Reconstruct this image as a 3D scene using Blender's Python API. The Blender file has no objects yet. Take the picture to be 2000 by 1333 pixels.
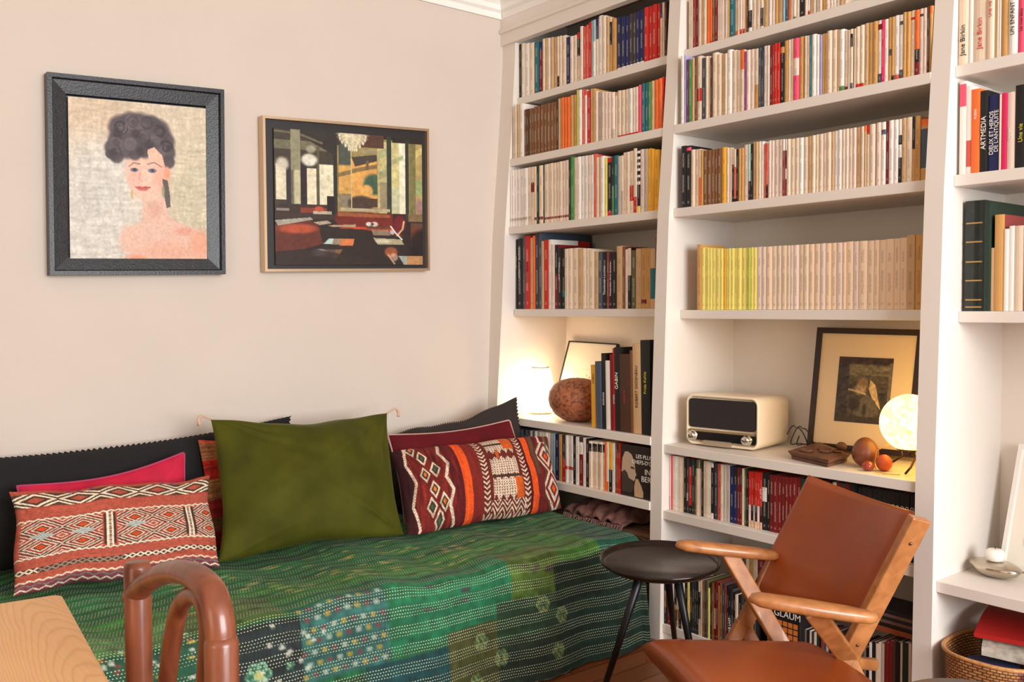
import bpy, bmesh, math, random, re
import numpy as np
from mathutils import Vector, Matrix
random.seed(7); rng = np.random.default_rng(7)
scn = bpy.context.scene
COL = scn.collection
# ---------------------------------------------------------------- camera
FOC = 1800.0                                   # focal length in pixels of a 2000 px wide frame
_yaw, _pitch, _roll = [math.radians(v) for v in (51.4, 2.01, 0.23)]
CAM = np.array([-2.5, -3.32673, 1.22])
_F = np.array([math.cos(_yaw)*math.cos(_pitch), math.sin(_yaw)*math.cos(_pitch), -math.sin(_pitch)])
_R0 = np.array([math.sin(_yaw), -math.cos(_yaw), 0.0]); _D0 = np.cross(_F, _R0)
_R = math.cos(_roll)*_R0 + math.sin(_roll)*_D0
_D = -math.sin(_roll)*_R0 + math.cos(_roll)*_D0
cd = bpy.data.cameras.new('camera'); camo = bpy.data.objects.new('camera', cd); COL.objects.link(camo)
cd.sensor_width = 36.0; cd.lens = FOC/2000*36.0; cd.clip_start = 0.05
camo.matrix_world = Matrix(((_R[0], -_D[0], -_F[0], CAM[0]), (_R[1], -_D[1], -_F[1], CAM[1]), (_R[2], -_D[2], -_F[2], CAM[2]), (0, 0, 0, 1)))
scn.camera = camo
scn.view_settings.view_transform = 'Standard'; scn.view_settings.look = 'None'
scn.view_settings.gamma = 1; scn.view_settings.use_curve_mapping = False
scn.view_settings.exposure = 0.30
def at(ax, v, px, py):                         # the point seen at a pixel, on the plane coordinate[ax] = v
    r = _F + _R*(px-1000)/FOC + _D*(py-666.5)/FOC
    t = (v-CAM[ax])/r[ax]
    return CAM + r*t
aX = lambda v, px, py: at(0, v, px, py)
aY = lambda v, px, py: at(1, v, px, py)
aZ = lambda v, px, py: at(2, v, px, py)
def depth_at(d, px, py):
    return CAM + (_F + _R*(px-1000)/FOC + _D*(py-666.5)/FOC)*d
# ---------------------------------------------------------------- light
w = bpy.data.worlds.new('world'); scn.world = w; w.use_nodes = True
w.node_tree.nodes['Background'].inputs[0].default_value = (1.0, 0.86, 0.74, 1)
w.node_tree.nodes['Background'].inputs[1].default_value = 0.25
def area(name, loc, target, size, power, color, sy=None):
    l = bpy.data.lights.new(name, 'AREA'); l.energy = power; l.color = color; l.shape = 'RECTANGLE'; l.size = size; l.size_y = sy or size
    o = bpy.data.objects.new(name, l); COL.objects.link(o); o.location = loc
    o.rotation_euler = (Vector(target)-Vector(loc)).to_track_quat('-Z', 'Y').to_euler(); return o
area('window_daylight', (-1.25, -6.2, 1.70), (-0.9, 0, 1.1), 2.4, 250, (0.94, 0.97, 1.0), 2.0)
area('warm_side_fill', (-5.2, -3.4, 1.7), (0, -1.2, 1.1), 1.6, 30, (1.0, 0.80, 0.62), 1.8)  # added warm fill from the left, tints shelf fronts and back panels; not a window
# ---------------------------------------------------------------- materials
def lin(c):
    return tuple((x/255.0/12.92 if x/255.0 <= 0.04045 else ((x/255.0+0.055)/1.055)**2.4) for x in c)
MATS = {}
def nm(name):
    m = bpy.data.materials.new(name); m.use_nodes = True; nt = m.node_tree
    return m, nt, nt.nodes['Principled BSDF']
def mat(name, rgb, rough=0.6, metal=0.0, var=0.0, vscale=8.0, bump=0.0, bscale=60.0, sheen=0.0, spec=0.5, stretch=None, coat=0.0):
    if name in MATS: return MATS[name]
    m, nt, b = nm(name); c = lin(rgb)
    b.inputs['Base Color'].default_value = (*c, 1); b.inputs['Roughness'].default_value = rough
    b.inputs['Metallic'].default_value = metal; b.inputs['Specular IOR Level'].default_value = spec
    b.inputs['Coat Weight'].default_value = coat
    if sheen: b.inputs['Sheen Weight'].default_value = sheen; b.inputs['Sheen Roughness'].default_value = 0.35; b.inputs['Sheen Tint'].default_value = (*[min(1, x*1.6+.05) for x in c], 1)
    tc = nt.nodes.new('ShaderNodeTexCoord'); mp = nt.nodes.new('ShaderNodeMapping')
    nt.links.new(tc.outputs['Object'], mp.inputs[0])
    if stretch: mp.inputs['Scale'].default_value = stretch
    if var:
        n = nt.nodes.new('ShaderNodeTexNoise'); n.inputs['Scale'].default_value = vscale; n.inputs['Detail'].default_value = 5
        nt.links.new(mp.outputs[0], n.inputs['Vector'])
        r = nt.nodes.new('ShaderNodeMapRange'); r.inputs[1].default_value = .3; r.inputs[2].default_value = .7
        r.inputs[3].default_value = 1-var; r.inputs[4].default_value = 1+var
        nt.links.new(n.outputs['Fac'], r.inputs[0])
        v = nt.nodes.new('ShaderNodeVectorMath'); v.operation = 'SCALE'; v.inputs[0].default_value = c
        nt.links.new(r.outputs[0], v.inputs['Scale']); nt.links.new(v.outputs[0], b.inputs['Base Color'])
    if bump:
        n = nt.nodes.new('ShaderNodeTexNoise'); n.inputs['Scale'].default_value = bscale; n.inputs['Detail'].default_value = 4
        nt.links.new(mp.outputs[0], n.inputs['Vector'])
        bp = nt.nodes.new('ShaderNodeBump'); bp.inputs['Strength'].default_value = bump; bp.inputs['Distance'].default_value = .002
        nt.links.new(n.outputs['Fac'], bp.inputs['Height']); nt.links.new(bp.outputs[0], b.inputs['Normal'])
    MATS[name] = m; return m
def mat_wood(name, c1, c2, rough=0.4, scale=1.0, axis=(1, 12, 12), dist=3.0, coat=0.0):
    if name in MATS: return MATS[name]
    m, nt, b = nm(name)
    tc = nt.nodes.new('ShaderNodeTexCoord'); mp = nt.nodes.new('ShaderNodeMapping'); mp.inputs['Scale'].default_value = [a*scale for a in axis]
    nt.links.new(tc.outputs['Object'], mp.inputs[0])
    n = nt.nodes.new('ShaderNodeTexNoise'); n.inputs['Scale'].default_value = 3; n.inputs['Detail'].default_value = 8; n.inputs['Distortion'].default_value = dist
    nt.links.new(mp.outputs[0], n.inputs['Vector'])
    cr = nt.nodes.new('ShaderNodeValToRGB'); cr.color_ramp.elements[0].position = .35; cr.color_ramp.elements[1].position = .68
    cr.color_ramp.elements[0].color = (*lin(c1), 1); cr.color_ramp.elements[1].color = (*lin(c2), 1)
    nt.links.new(n.outputs['Fac'], cr.inputs[0]); nt.links.new(cr.outputs[0], b.inputs['Base Color'])
    b.inputs['Roughness'].default_value = rough; b.inputs['Coat Weight'].default_value = coat
    MATS[name] = m; return m
def mat_attr(name, rough=0.8, sheen=0.0, bump=0.0, bscale=400.0, spec=0.3, stretch=None):
    if name in MATS: return MATS[name]
    m, nt, b = nm(name); a = nt.nodes.new('ShaderNodeVertexColor'); a.layer_name = 'Col'
    nt.links.new(a.outputs['Color'], b.inputs['Base Color']); b.inputs['Roughness'].default_value = rough
    b.inputs['Specular IOR Level'].default_value = spec; b.inputs['Sheen Weight'].default_value = sheen
    if bump:
        tc = nt.nodes.new('ShaderNodeTexCoord'); mp = nt.nodes.new('ShaderNodeMapping'); nt.links.new(tc.outputs['Object'], mp.inputs[0])
        if stretch: mp.inputs['Scale'].default_value = stretch
        n = nt.nodes.new('ShaderNodeTexNoise'); n.inputs['Scale'].default_value = bscale
        nt.links.new(mp.outputs[0], n.inputs['Vector'])
        bp = nt.nodes.new('ShaderNodeBump'); bp.inputs['Strength'].default_value = bump; bp.inputs['Distance'].default_value = .002
        nt.links.new(n.outputs['Fac'], bp.inputs['Height']); nt.links.new(bp.outputs[0], b.inputs['Normal'])
    MATS[name] = m; return m
def mat_book():                                # cover colour per face, printed lettering on the zones whose ink alpha is 1
    m, nt, b = nm('printed_cover')
    a = nt.nodes.new('ShaderNodeVertexColor'); a.layer_name = 'Col'
    k = nt.nodes.new('ShaderNodeVertexColor'); k.layer_name = 'Ink'
    uv = nt.nodes.new('ShaderNodeUVMap'); uv.uv_map = 'UVMap'
    mp = nt.nodes.new('ShaderNodeMapping'); mp.inputs['Scale'].default_value = (7.0, 520.0, 1)
    nt.links.new(uv.outputs[0], mp.inputs[0])
    n = nt.nodes.new('ShaderNodeTexNoise'); n.inputs['Scale'].default_value = 1.0; n.inputs['Detail'].default_value = 1
    nt.links.new(mp.outputs[0], n.inputs['Vector'])
    g = nt.nodes.new('ShaderNodeMath'); g.operation = 'GREATER_THAN'; g.inputs[1].default_value = .49
    nt.links.new(n.outputs['Fac'], g.inputs[0])
    sx = nt.nodes.new('ShaderNodeSeparateXYZ'); nt.links.new(uv.outputs[0], sx.inputs[0])
    s1 = nt.nodes.new('ShaderNodeMath'); s1.operation = 'SUBTRACT'; s1.inputs[1].default_value = .5; nt.links.new(sx.outputs[0], s1.inputs[0])
    s2 = nt.nodes.new('ShaderNodeMath'); s2.operation = 'ABSOLUTE'; nt.links.new(s1.outputs[0], s2.inputs[0])
    s3 = nt.nodes.new('ShaderNodeMath'); s3.operation = 'LESS_THAN'; s3.inputs[1].default_value = .17; nt.links.new(s2.outputs[0], s3.inputs[0])
    m1 = nt.nodes.new('ShaderNodeMath'); m1.operation = 'MULTIPLY'; nt.links.new(g.outputs[0], m1.inputs[0]); nt.links.new(s3.outputs[0], m1.inputs[1])
    m2 = nt.nodes.new('ShaderNodeMath'); m2.operation = 'MULTIPLY'; nt.links.new(m1.outputs[0], m2.inputs[0]); nt.links.new(k.outputs['Alpha'], m2.inputs[1])
    m3 = nt.nodes.new('ShaderNodeMath'); m3.operation = 'MULTIPLY'; m3.inputs[1].default_value = .4; nt.links.new(m2.outputs[0], m3.inputs[0])
    mx = nt.nodes.new('ShaderNodeMix'); mx.data_type = 'RGBA'
    nt.links.new(m3.outputs[0], mx.inputs[0]); nt.links.new(a.outputs['Color'], mx.inputs[6]); nt.links.new(k.outputs['Color'], mx.inputs[7])
    nt.links.new(mx.outputs[2], b.inputs['Base Color']); b.inputs['Roughness'].default_value = .5; b.inputs['Specular IOR Level'].default_value = .35
    return m
def mat_emit(name, rgb, strength, var=None, vscale=30, rgb2=None):
    m, nt, b = nm(name); b.inputs['Base Color'].default_value = (*lin(rgb), 1)
    b.inputs['Emission Color'].default_value = (*lin(rgb), 1); b.inputs['Emission Strength'].default_value = strength
    b.inputs['Roughness'].default_value = .3
    if rgb2:
        tc = nt.nodes.new('ShaderNodeTexCoord'); v = nt.nodes.new('ShaderNodeTexVoronoi'); v.inputs['Scale'].default_value = vscale
        nt.links.new(tc.outputs['Object'], v.inputs['Vector'])
        mx = nt.nodes.new('ShaderNodeMix'); mx.data_type = 'RGBA'; mx.inputs[6].default_value = (*lin(rgb), 1); mx.inputs[7].default_value = (*lin(rgb2), 1)
        sp = nt.nodes.new('ShaderNodeSeparateColor'); nt.links.new(v.outputs['Color'], sp.inputs[0])
        nt.links.new(sp.outputs[0], mx.inputs[0]); nt.links.new(mx.outputs[2], b.inputs['Emission Color'])
    MATS[name] = m; return m
M_WHITE = mat('painted_shelf', (226, 216, 205), .45, bump=.05, bscale=20)
M_WALL = mat('wall_paint', (208, 194, 181), .85, var=.02, vscale=3, bump=.15, bscale=250)
M_CEIL = mat('ceiling_paint', (240, 234, 226), .8)
M_BOOK = mat_book(); MATS['printed_cover'] = M_BOOK
M_PAPER = mat('page_paper', (226, 212, 188), .9, var=.06, vscale=200, stretch=(1, 30, 1))
M_BLACK = mat('black_paint', (30, 27, 27), .35)
M_CHROME = mat('chrome', (225, 218, 210), .12, metal=1.0)
# ---------------------------------------------------------------- mesh helpers
class MB:
    def __init__(s): s.v = []; s.f = []; s.c = None
    def add(s, vs, fs):
        k = len(s.v); s.v += [tuple(map(float, p)) for p in vs]; s.f += [tuple(i+k for i in f) for f in fs]; return s
    def hexa(s, p):                            # 8 corners: bottom ring 0-3, top ring 4-7
        return s.add(p, [(3, 2, 1, 0), (4, 5, 6, 7), (0, 1, 5, 4), (1, 2, 6, 5), (2, 3, 7, 6), (3, 0, 4, 7)])
    def box(s, x0, x1, y0, y1, z0, z1):
        return s.hexa([(x0, y0, z0), (x1, y0, z0), (x1, y1, z0), (x0, y1, z0), (x0, y0, z1), (x1, y0, z1), (x1, y1, z1), (x0, y1, z1)])
    def lathe(s, prof, n=32, ctr=(0, 0, 0), sq=1.0):
        vs = []; fs = []
        for r, z in prof:
            for i in range(n):
                a = 2*math.pi*i/n; vs.append((ctr[0]+r*math.cos(a), ctr[1]+r*math.sin(a)*sq, ctr[2]+z))
        for j in range(len(prof)-1):
            for i in range(n): fs.append((j*n+i, j*n+(i+1) % n, (j+1)*n+(i+1) % n, (j+1)*n+i))
        fs.append(tuple(reversed(range(n)))); fs.append(tuple(range((len(prof)-1)*n, len(prof)*n)))
        return s.add(vs, fs)
    def sweep(s, pts, rad, n=14, up=(0, 0, 1), power=2.0, closed=False):
        P = [Vector(p) for p in pts]; N = len(P); vs = []; fs = []
        if not isinstance(rad, list): rad = [rad]*N
        upv = Vector(up)
        for i, p in enumerate(P):
            t = (P[(i+1) % N]-P[i-1]) if closed else (P[min(i+1, N-1)]-P[max(i-1, 0)])
            t.normalize(); sd = t.cross(upv)
            if sd.length < 1e-4: sd = t.cross(Vector((1, 0, 0)))
            sd.normalize(); u2 = sd.cross(t).normalized()
            a, b = rad[i] if isinstance(rad[i], tuple) else (rad[i], rad[i])
            for k in range(n):
                th = 2*math.pi*(k+.5)/n; c, q = math.cos(th), math.sin(th)
                c = math.copysign(abs(c)**(2/power), c); q = math.copysign(abs(q)**(2/power), q)
                vs.append(p+sd*a*c+u2*b*q)
        M = N if closed else N-1
        for i in range(M):
            for k in range(n):
                i2 = (i+1) % N; fs.append((i*n+k, i*n+(k+1) % n, i2*n+(k+1) % n, i2*n+k))
        if not closed: fs.append(tuple(reversed(range(n)))); fs.append(tuple(range((N-1)*n, N*n)))
        return s.add(vs, fs)
    def sphere(s, c, r, n=24, m=14, sc=(1, 1, 1)):
        vs = []; fs = []
        for j in range(1, m):
            ph = math.pi*j/m
            for i in range(n):
                a = 2*math.pi*i/n; vs.append((c[0]+r*sc[0]*math.sin(ph)*math.cos(a), c[1]+r*sc[1]*math.sin(ph)*math.sin(a), c[2]+r*sc[2]*math.cos(ph)))
        for j in range(m-2):
            for i in range(n): fs.append((j*n+i, (j+1)*n+i, (j+1)*n+(i+1) % n, j*n+(i+1) % n))
        k = len(vs); vs += [(c[0], c[1], c[2]+r*sc[2]), (c[0], c[1], c[2]-r*sc[2])]
        for i in range(n): fs.append((k, i, (i+1) % n)); fs.append((k+1, (m-2)*n+(i+1) % n, (m-2)*n+i))
        return s.add(vs, fs)
    def build(s, name, m, parent=None, smooth=False, bevel=0, origin=None, fix=True, subsurf=0):
        me = bpy.data.meshes.new(name); v = s.v
        if origin is not None:
            v = [(p[0]-origin[0], p[1]-origin[1], p[2]-origin[2]) for p in v]
        me.from_pydata(v, [], s.f); me.update()
        if fix:
            bm = bmesh.new(); bm.from_mesh(me); bmesh.ops.recalc_face_normals(bm, faces=bm.faces); bm.to_mesh(me); bm.free()
        me.materials.append(m)
        o = bpy.data.objects.new(name, me); COL.objects.link(o)
        if origin is not None and parent is None: o.location = origin
        if parent is not None: o.parent = parent
        if smooth:
            for p in me.polygons: p.use_smooth = True
        if bevel:
            b = o.modifiers.new('bevel', 'BEVEL'); b.width = bevel; b.segments = 2; b.limit_method = 'ANGLE'; b.angle_limit = .6
            if not smooth:
                for p in me.polygons: p.use_smooth = False
        if subsurf:
            b = o.modifiers.new('sub', 'SUBSURF'); b.levels = subsurf; b.render_levels = subsurf
        return o
def tag(o, label=None, cat=None, group=None, kind=None):
    if label: o['label'] = label
    if cat: o['category'] = cat
    if group: o['group'] = group
    if kind: o['kind'] = kind
    return o
def empty(name, loc, label=None, cat=None, group=None, rot=None):
    o = bpy.data.objects.new(name, None); COL.objects.link(o); o.location = tuple(map(float, loc)); o.empty_display_size = .05
    if rot: o.rotation_euler = rot
    return tag(o, label, cat, group)
def part(mb, name, m, parent, **k):            # vertices in world space, child of an unrotated empty
    L = parent.location
    q = parent.parent
    off = Vector(L)
    while q is not None: off += q.location; q = q.parent
    mb.v = [(p[0]-off[0], p[1]-off[1], p[2]-off[2]) for p in mb.v]
    return mb.build(name, m, parent, **k)
FONT_CACHE = {}
def text_mesh(s, size, extrude=.0003, align='CENTER'):
    cu = bpy.data.curves.new('t', 'FONT'); cu.body = s; cu.size = size; cu.extrude = extrude; cu.align_x = align; cu.align_y = 'CENTER'
    o = bpy.data.objects.new('t', cu); COL.objects.link(o)
    bpy.context.view_layer.update()
    me = bpy.data.meshes.new_from_object(o.evaluated_get(bpy.context.evaluated_depsgraph_get()))
    bpy.data.objects.remove(o); bpy.data.curves.remove(cu); return me
def lettering(s, size, m, parent, loc, mode='up', sx=1.0, name='title_lettering'):
    me = text_mesh(s, size); me.name = name; me.materials.clear(); me.materials.append(m)
    o = bpy.data.objects.new(name, me); COL.objects.link(o); o.parent = parent
    if mode == 'up': X, Y, Z = (0, 0, 1), (0, 1, 0), (-1, 0, 0)       # reads upward on a face looking to -X
    elif mode == 'flat': X, Y, Z = (0, -1, 0), (0, 0, 1), (-1, 0, 0)  # reads left to right on a face looking to -X
    o.matrix_local = Matrix(((X[0]*sx, Y[0], Z[0], loc[0]), (X[1]*sx, Y[1], Z[1], loc[1]), (X[2]*sx, Y[2], Z[2], loc[2]), (0, 0, 0, 1)))
    return o
# ---------------------------------------------------------------- the room
def struct(mb, name, m, **k): o = mb.build(name, m, **k); o['kind'] = 'structure'; return o
struct(MB().box(-4.6, 0.48, 0.0, 0.12, 0, 2.69), 'wall_back', M_WALL)
struct(MB().box(0.45, 0.57, -4.9, 0.0, 0, 2.69), 'wall_right', M_WALL)
struct(MB().box(-4.6, 0.6, -5.0, 0.15, 2.69, 2.79), 'ceiling', M_CEIL)
# parquet floor
def mat_floor():
    m, nt, b = nm('oak_floor'); tc = nt.nodes.new('ShaderNodeTexCoord')
    br = nt.nodes.new('ShaderNodeTexBrick'); br.inputs['Scale'].default_value = 1; br.inputs['Brick Width'].default_value = .9; br.inputs['Row Height'].default_value = .09
    br.inputs['Mortar Size'].default_value = .002; br.inputs['Color1'].default_value = (*lin((176, 104, 58)), 1); br.inputs['Color2'].default_value = (*lin((140, 78, 42)), 1); br.inputs['Mortar'].default_value = (*lin((60, 32, 18)), 1)
    nt.links.new(tc.outputs['Object'], br.inputs['Vector'])
    mp = nt.nodes.new('ShaderNodeMapping'); mp.inputs['Scale'].default_value = (3, 40, 1); nt.links.new(tc.outputs['Object'], mp.inputs[0])
    n = nt.nodes.new('ShaderNodeTexNoise'); n.inputs['Scale'].default_value = 2; n.inputs['Detail'].default_value = 6; nt.links.new(mp.outputs[0], n.inputs[0])
    mx = nt.nodes.new('ShaderNodeMix'); mx.data_type = 'RGBA'; mx.blend_type = 'MULTIPLY'; mx.inputs[0].default_value = .5
    nt.links.new(br.outputs[0], mx.inputs[6]); nt.links.new(n.outputs['Color'], mx.inputs[7]); nt.links.new(mx.outputs[2], b.inputs['Base Color'])
    b.inputs['Roughness'].default_value = .35; return m
struct(MB().box(-4.6, 0.6, -5.0, 0.15, -.1, 0), 'floor', mat_floor())
# crown moulding: a stepped profile run along both walls above the bookcase
prof = [(a, z+.07) for a, z in [(0, 2.455), (.012, 2.455), (.016, 2.48), (.03, 2.49), (.034, 2.51), (.05, 2.525), (.055, 2.545), (.075, 2.56), (.08, 2.58), (.105, 2.60), (.11, 2.622), (0, 2.622)]]
vs = []; n = len(prof)
for d, z in prof: vs.append((-4.6, -d, z))
for d, z in prof: vs.append((0.10, -d, z))
fs = [(i, (i+1) % n, n+(i+1) % n, n+i) for i in range(n)] + [tuple(reversed(range(n))), tuple(range(n, 2*n))]
struct(MB().add(vs, fs), 'trim_1', M_CEIL)
vs = []
for d, z in prof: vs.append((0.105-d, -.02, z))
for d, z in prof: vs.append((0.105-d, -3.2, z))
struct(MB().add(vs, fs), 'trim_2', M_CEIL)
struct(MB().box(-4.6, -.02, -.018, 0, 0, .10), 'baseboard_back', M_WHITE)
# ---------------------------------------------------------------- built-in bookcase
BC = empty('built_in_bookcase', (0.2, -1.2, 0), 'built-in floor-to-ceiling bookcase of white painted boards in three bays along the right wall', 'bookcase')
PZ = [0, .15, .45, .75, 1.2, 1.55, 1.9, 2.1, 2.35, 2.53]
PX = [0.0, .003, .008, .012, .030, .045, .075, .092, .108, .108]
def fx(z): return float(np.interp(z, PZ, PX))
XB = .42                                       # inner face of the back panel
def upright(y0s, y1s):
    mb = MB(); k = len(PZ); vs = []
    for i, z in enumerate(PZ):
        vs += [(PX[i], y0s[i], z), (PX[i], y1s[i], z), (XB+.02, y1s[i], z), (XB+.02, y0s[i], z)]
    fs = []
    for i in range(k-1):
        for j in range(4): fs.append((4*i+j, 4*i+(j+1) % 4, 4*i+4+(j+1) % 4, 4*i+4+j))
    fs += [(3, 2, 1, 0), tuple(4*(k-1)+j for j in range(4))]
    return part(mb.add(vs, fs), 'upright', M_WHITE, BC)
# the leftmost upright follows the uneven wall, so its face widens and bends near the top
inn = np.interp(PZ, [0, .77, 1.228, 1.588, 2.106, 2.362], [-.064, -.068, -.085, -.090, -.090, -.090]).tolist()
upright([0.0]*len(PZ), inn)
YA, YB, YC, YD = -1.0, -1.055, -2.01, -2.065
upright([YA]*len(PZ), [YB]*len(PZ)); upright([YC]*len(PZ), [YD]*len(PZ)); upright([-3.02]*len(PZ), [-3.075]*len(PZ))
part(MB().box(XB, XB+.02, -3.0, -.05, 0, 2.53), 'back_panel', M_WHITE, BC)
part(MB().box(.02, XB, -3.02, -.06, 0, .035), 'plinth', M_WHITE, BC)
TH = .032
SHELF = {}
def shelf(key, y0, y1, z, x, th=TH):
    SHELF[key] = (x, z)
    part(MB().box(x, XB, y1, y0, z-th, z), 'shelf', M_WHITE, BC, bevel=.002)
for key, z, x in [('S1', 2.162, .118), ('S2', 1.886, .075), ('S3', 1.584, .067), ('S4', 1.218, .098), ('S5', .745, .008), ('S6', .504, .003)]: shelf(key, -.062 if z < 1 else -.088, YA, z, x)
for key, z, x in [('T0', 2.165, .125), ('T1', 1.886, .072), ('T2', 1.583, .070), ('T3', 1.2125, .108), ('T4', .7235, .020), ('T5', .480, .018), ('T6', .062, .015)]: shelf(key, YB, YC, z, x)
for key, z, x in [('U1', 1.896, .102), ('U2', 1.591, .101), ('U3', 1.2075, .137), ('U4', .450, .030), ('U5', .062, .03)]: shelf(key, YD, -3.02, z, x)
shelf('S7', -.062, YA, .062, .01)
# top fascia of the left bay with two moulded steps; it meets the crown moulding
f0 = aX(.10, 1007, 81)[2]
part(MB().box(.095, .13, -3.02, -.0, f0, 2.54), 'fascia', M_WHITE, BC)
part(MB().box(.085, .11, -3.02, -.0, 2.46, 2.478), 'fascia_bead', M_WHITE, BC, bevel=.004)
# ---------------------------------------------------------------- books, discs and magazines
PAL = {'c': (230, 208, 182), 'w': (238, 230, 221), 'k': (234, 210, 194), 't': (206, 168, 124), 'y': (240, 224, 120), 'Y': (234, 172, 52), 'b': (126, 84, 52),
 'B': (78, 50, 34), 'o': (240, 112, 48), 'r': (196, 38, 28), 'R': (120, 26, 26), 'n': (30, 36, 84), 'l': (154, 190, 196), 'e': (36, 106, 116), 'g': (74, 136, 74),
 'G': (34, 54, 42), 's': (72, 84, 100), 'x': (30, 27, 28), 'm': (214, 40, 92), 'p': (132, 60, 116), 'v': (172, 168, 208), 'q': (212, 92, 74), 'O': (202, 152, 88),
 'P': (236, 84, 112), 'd': (62, 54, 58), 'L': (194, 206, 92), 'i': (96, 94, 60), 'M': (180, 222, 204), 'a': (188, 174, 160), 'u': (140, 58, 56), 'f': (234, 204, 172)}
CN = {'c': 'cream', 'w': 'white', 'k': 'pale pink', 't': 'tan', 'y': 'pale yellow', 'Y': 'golden yellow', 'b': 'brown', 'B': 'dark brown', 'o': 'orange', 'r': 'red', 'R': 'dark red',
 'n': 'navy', 'l': 'pale blue', 'e': 'teal', 'g': 'green', 'G': 'dark green', 's': 'slate grey', 'x': 'black', 'm': 'magenta', 'p': 'purple', 'v': 'lavender', 'q': 'coral',
 'O': 'ochre', 'P': 'pink', 'd': 'dark grey', 'L': 'lime', 'i': 'olive', 'M': 'mint', 'a': 'grey', 'u': 'maroon', 'f': 'peach'}
LIGHT = set('cwktyYlMLvafOPo')
ORD = ['first', 'second', 'third', 'fourth', 'fifth', 'sixth', 'seventh', 'eighth', 'ninth', 'tenth', 'eleventh', 'twelfth', 'thirteenth', 'fourteenth', 'fifteenth', 'sixteenth', 'seventeenth', 'eighteenth', 'nineteenth', 'twentieth']
ORD += ['twenty-'+o for o in ORD[:9]]+['thirtieth']+['thirty-'+o for o in ORD[:9]]+['fortieth']
def segs(tok):
    m = re.findall(r'([A-Za-z])(\d*)', tok); out = []; t = 0.0
    for c, n in m:
        e = int(n)/100 if n else 1.0; out.append((c, t, e)); t = e
    return out                                 # from the top down
def main_col(sg): return max(sg, key=lambda s: s[2]-s[1])[0]
def book_mesh(wd, h, d, sg, round_=.18, ink=None, text=True, pages=True, cover=None):
    cuts = {0.0, 1.0}
    for _, a, b in sg: cuts |= {a, b}
    if text:
        ta = random.uniform(.10, .2); tb = random.uniform(.28, .38); tc_ = random.uniform(.42, .5); td = random.uniform(.7, .82)
        cuts |= {ta, tb, tc_, td, .90, .94}
    cuts = sorted(cuts); zs = [h*(1-c) for c in cuts]
    mcol = cover or main_col(sg); base = lin(PAL[mcol]); j = random.uniform(.94, 1.05); seed = random.uniform(0, 50)
    ns = 4; bul = min(wd*round_, .004)
    prof = [(bul*(2*k/ns-1)**2, wd/2-wd*k/ns) for k in range(ns+1)]    # left (+y) to right
    V = []; F = []; C = []; U = []; K = []
    for z in zs:
        for x, y in prof: V.append((x, y, z))
        V.append((d, -wd/2, z)); V.append((d, wd/2, z))
    R = ns+3
    pc = (*lin((228, 214, 190)), 1)
    for i in range(len(zs)-1):
        mid = (cuts[i]+cuts[i+1])/2
        sc = [c for c, a, b in sg if a <= mid <= b][0]; col = (*[min(1, x*j) for x in lin(PAL[sc])], 1)
        inkc = lin((45, 38, 40)) if sc in LIGHT else lin((225, 215, 200))
        if ink: inkc = lin(ink)
        on = 0.0
        if text and ((ta < mid < tb) or (tc_ < mid < td) or (.90 < mid < .94)): on = 1.0
        for k in range(R):
            k2 = (k+1) % R; F.append((i*R+k, (i+1)*R+k, (i+1)*R+k2, i*R+k2))
            spine = k < ns; fore = k == ns+1
            cc = col if spine else ((*[x*j for x in base], 1) if not fore else pc)
            C += [cc]*4; K += [(*inkc, on if spine else 0.0)]*4
            if spine:
                u0, u1 = k/ns, (k+1)/ns
                U += [(u0, zs[i]+seed), (u0, zs[i+1]+seed), (u1, zs[i+1]+seed), (u1, zs[i]+seed)]
            else: U += [(-1, -1)]*4
    n0 = len(V); e = min(.0018, wd*.2)
    for zz, rev, ring in ((zs[0], False, 0), (zs[-1], True, len(zs)-1)):   # board edge, then the sunk page block
        b0 = len(V)
        dz = -.0025 if not rev else .0025
        inner = [(x+e*.6+.001, y*(1-2*e/wd)) for x, y in prof]+[(d-.002, -wd/2+e), (d-.002, wd/2-e)]
        for x, y in inner: V.append((x, y, zz))
        for x, y in inner: V.append((x, y, zz+dz))
        for k in range(R):
            k2 = (k+1) % R
            f1 = (ring*R+k, ring*R+k2, b0+k2, b0+k); f2 = (b0+k, b0+k2, b0+R+k2, b0+R+k)
            if rev: f1 = f1[::-1]; f2 = f2[::-1]
            F += [f1, f2]; C += [(*[x*j for x in base], 1)]*8; K += [(0, 0, 0, 0)]*8; U += [(-1, -1)]*8
        f3 = tuple(b0+R+k for k in range(R)); F.append(f3[::-1] if rev else f3)
        C += [pc]*R; K += [(0, 0, 0, 0)]*R; U += [(-1, -1)]*R
    me = bpy.data.meshes.new('book'); me.from_pydata(V, [], F); me.update()
    ca = me.color_attributes.new('Col', 'FLOAT_COLOR', 'CORNER'); ca.data.foreach_set('color', np.array(C, 'f').ravel())
    ka = me.color_attributes.new('Ink', 'FLOAT_COLOR', 'CORNER'); ka.data.foreach_set('color', np.array(K, 'f').ravel())
    uv = me.uv_layers.new(name='UVMap'); uv.data.foreach_set('uv', np.array(U, 'f').ravel())
    me.materials.append(M_BOOK); return me
def solve_y(X, z, px):                         # world y on the plane x = X at height z under a pixel column
    lo, hi = -400.0, 1800.0
    for _ in range(40):
        m = (lo+hi)/2; r = _F + _R*(px-1000)/FOC + _D*(m-666.5)/FOC; p = CAM + r*((X-CAM[0])/r[0])
        if p[2] > z: lo = m
        else: hi = m
    return p[1]
ALLB = {}; LABS = set()
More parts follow.
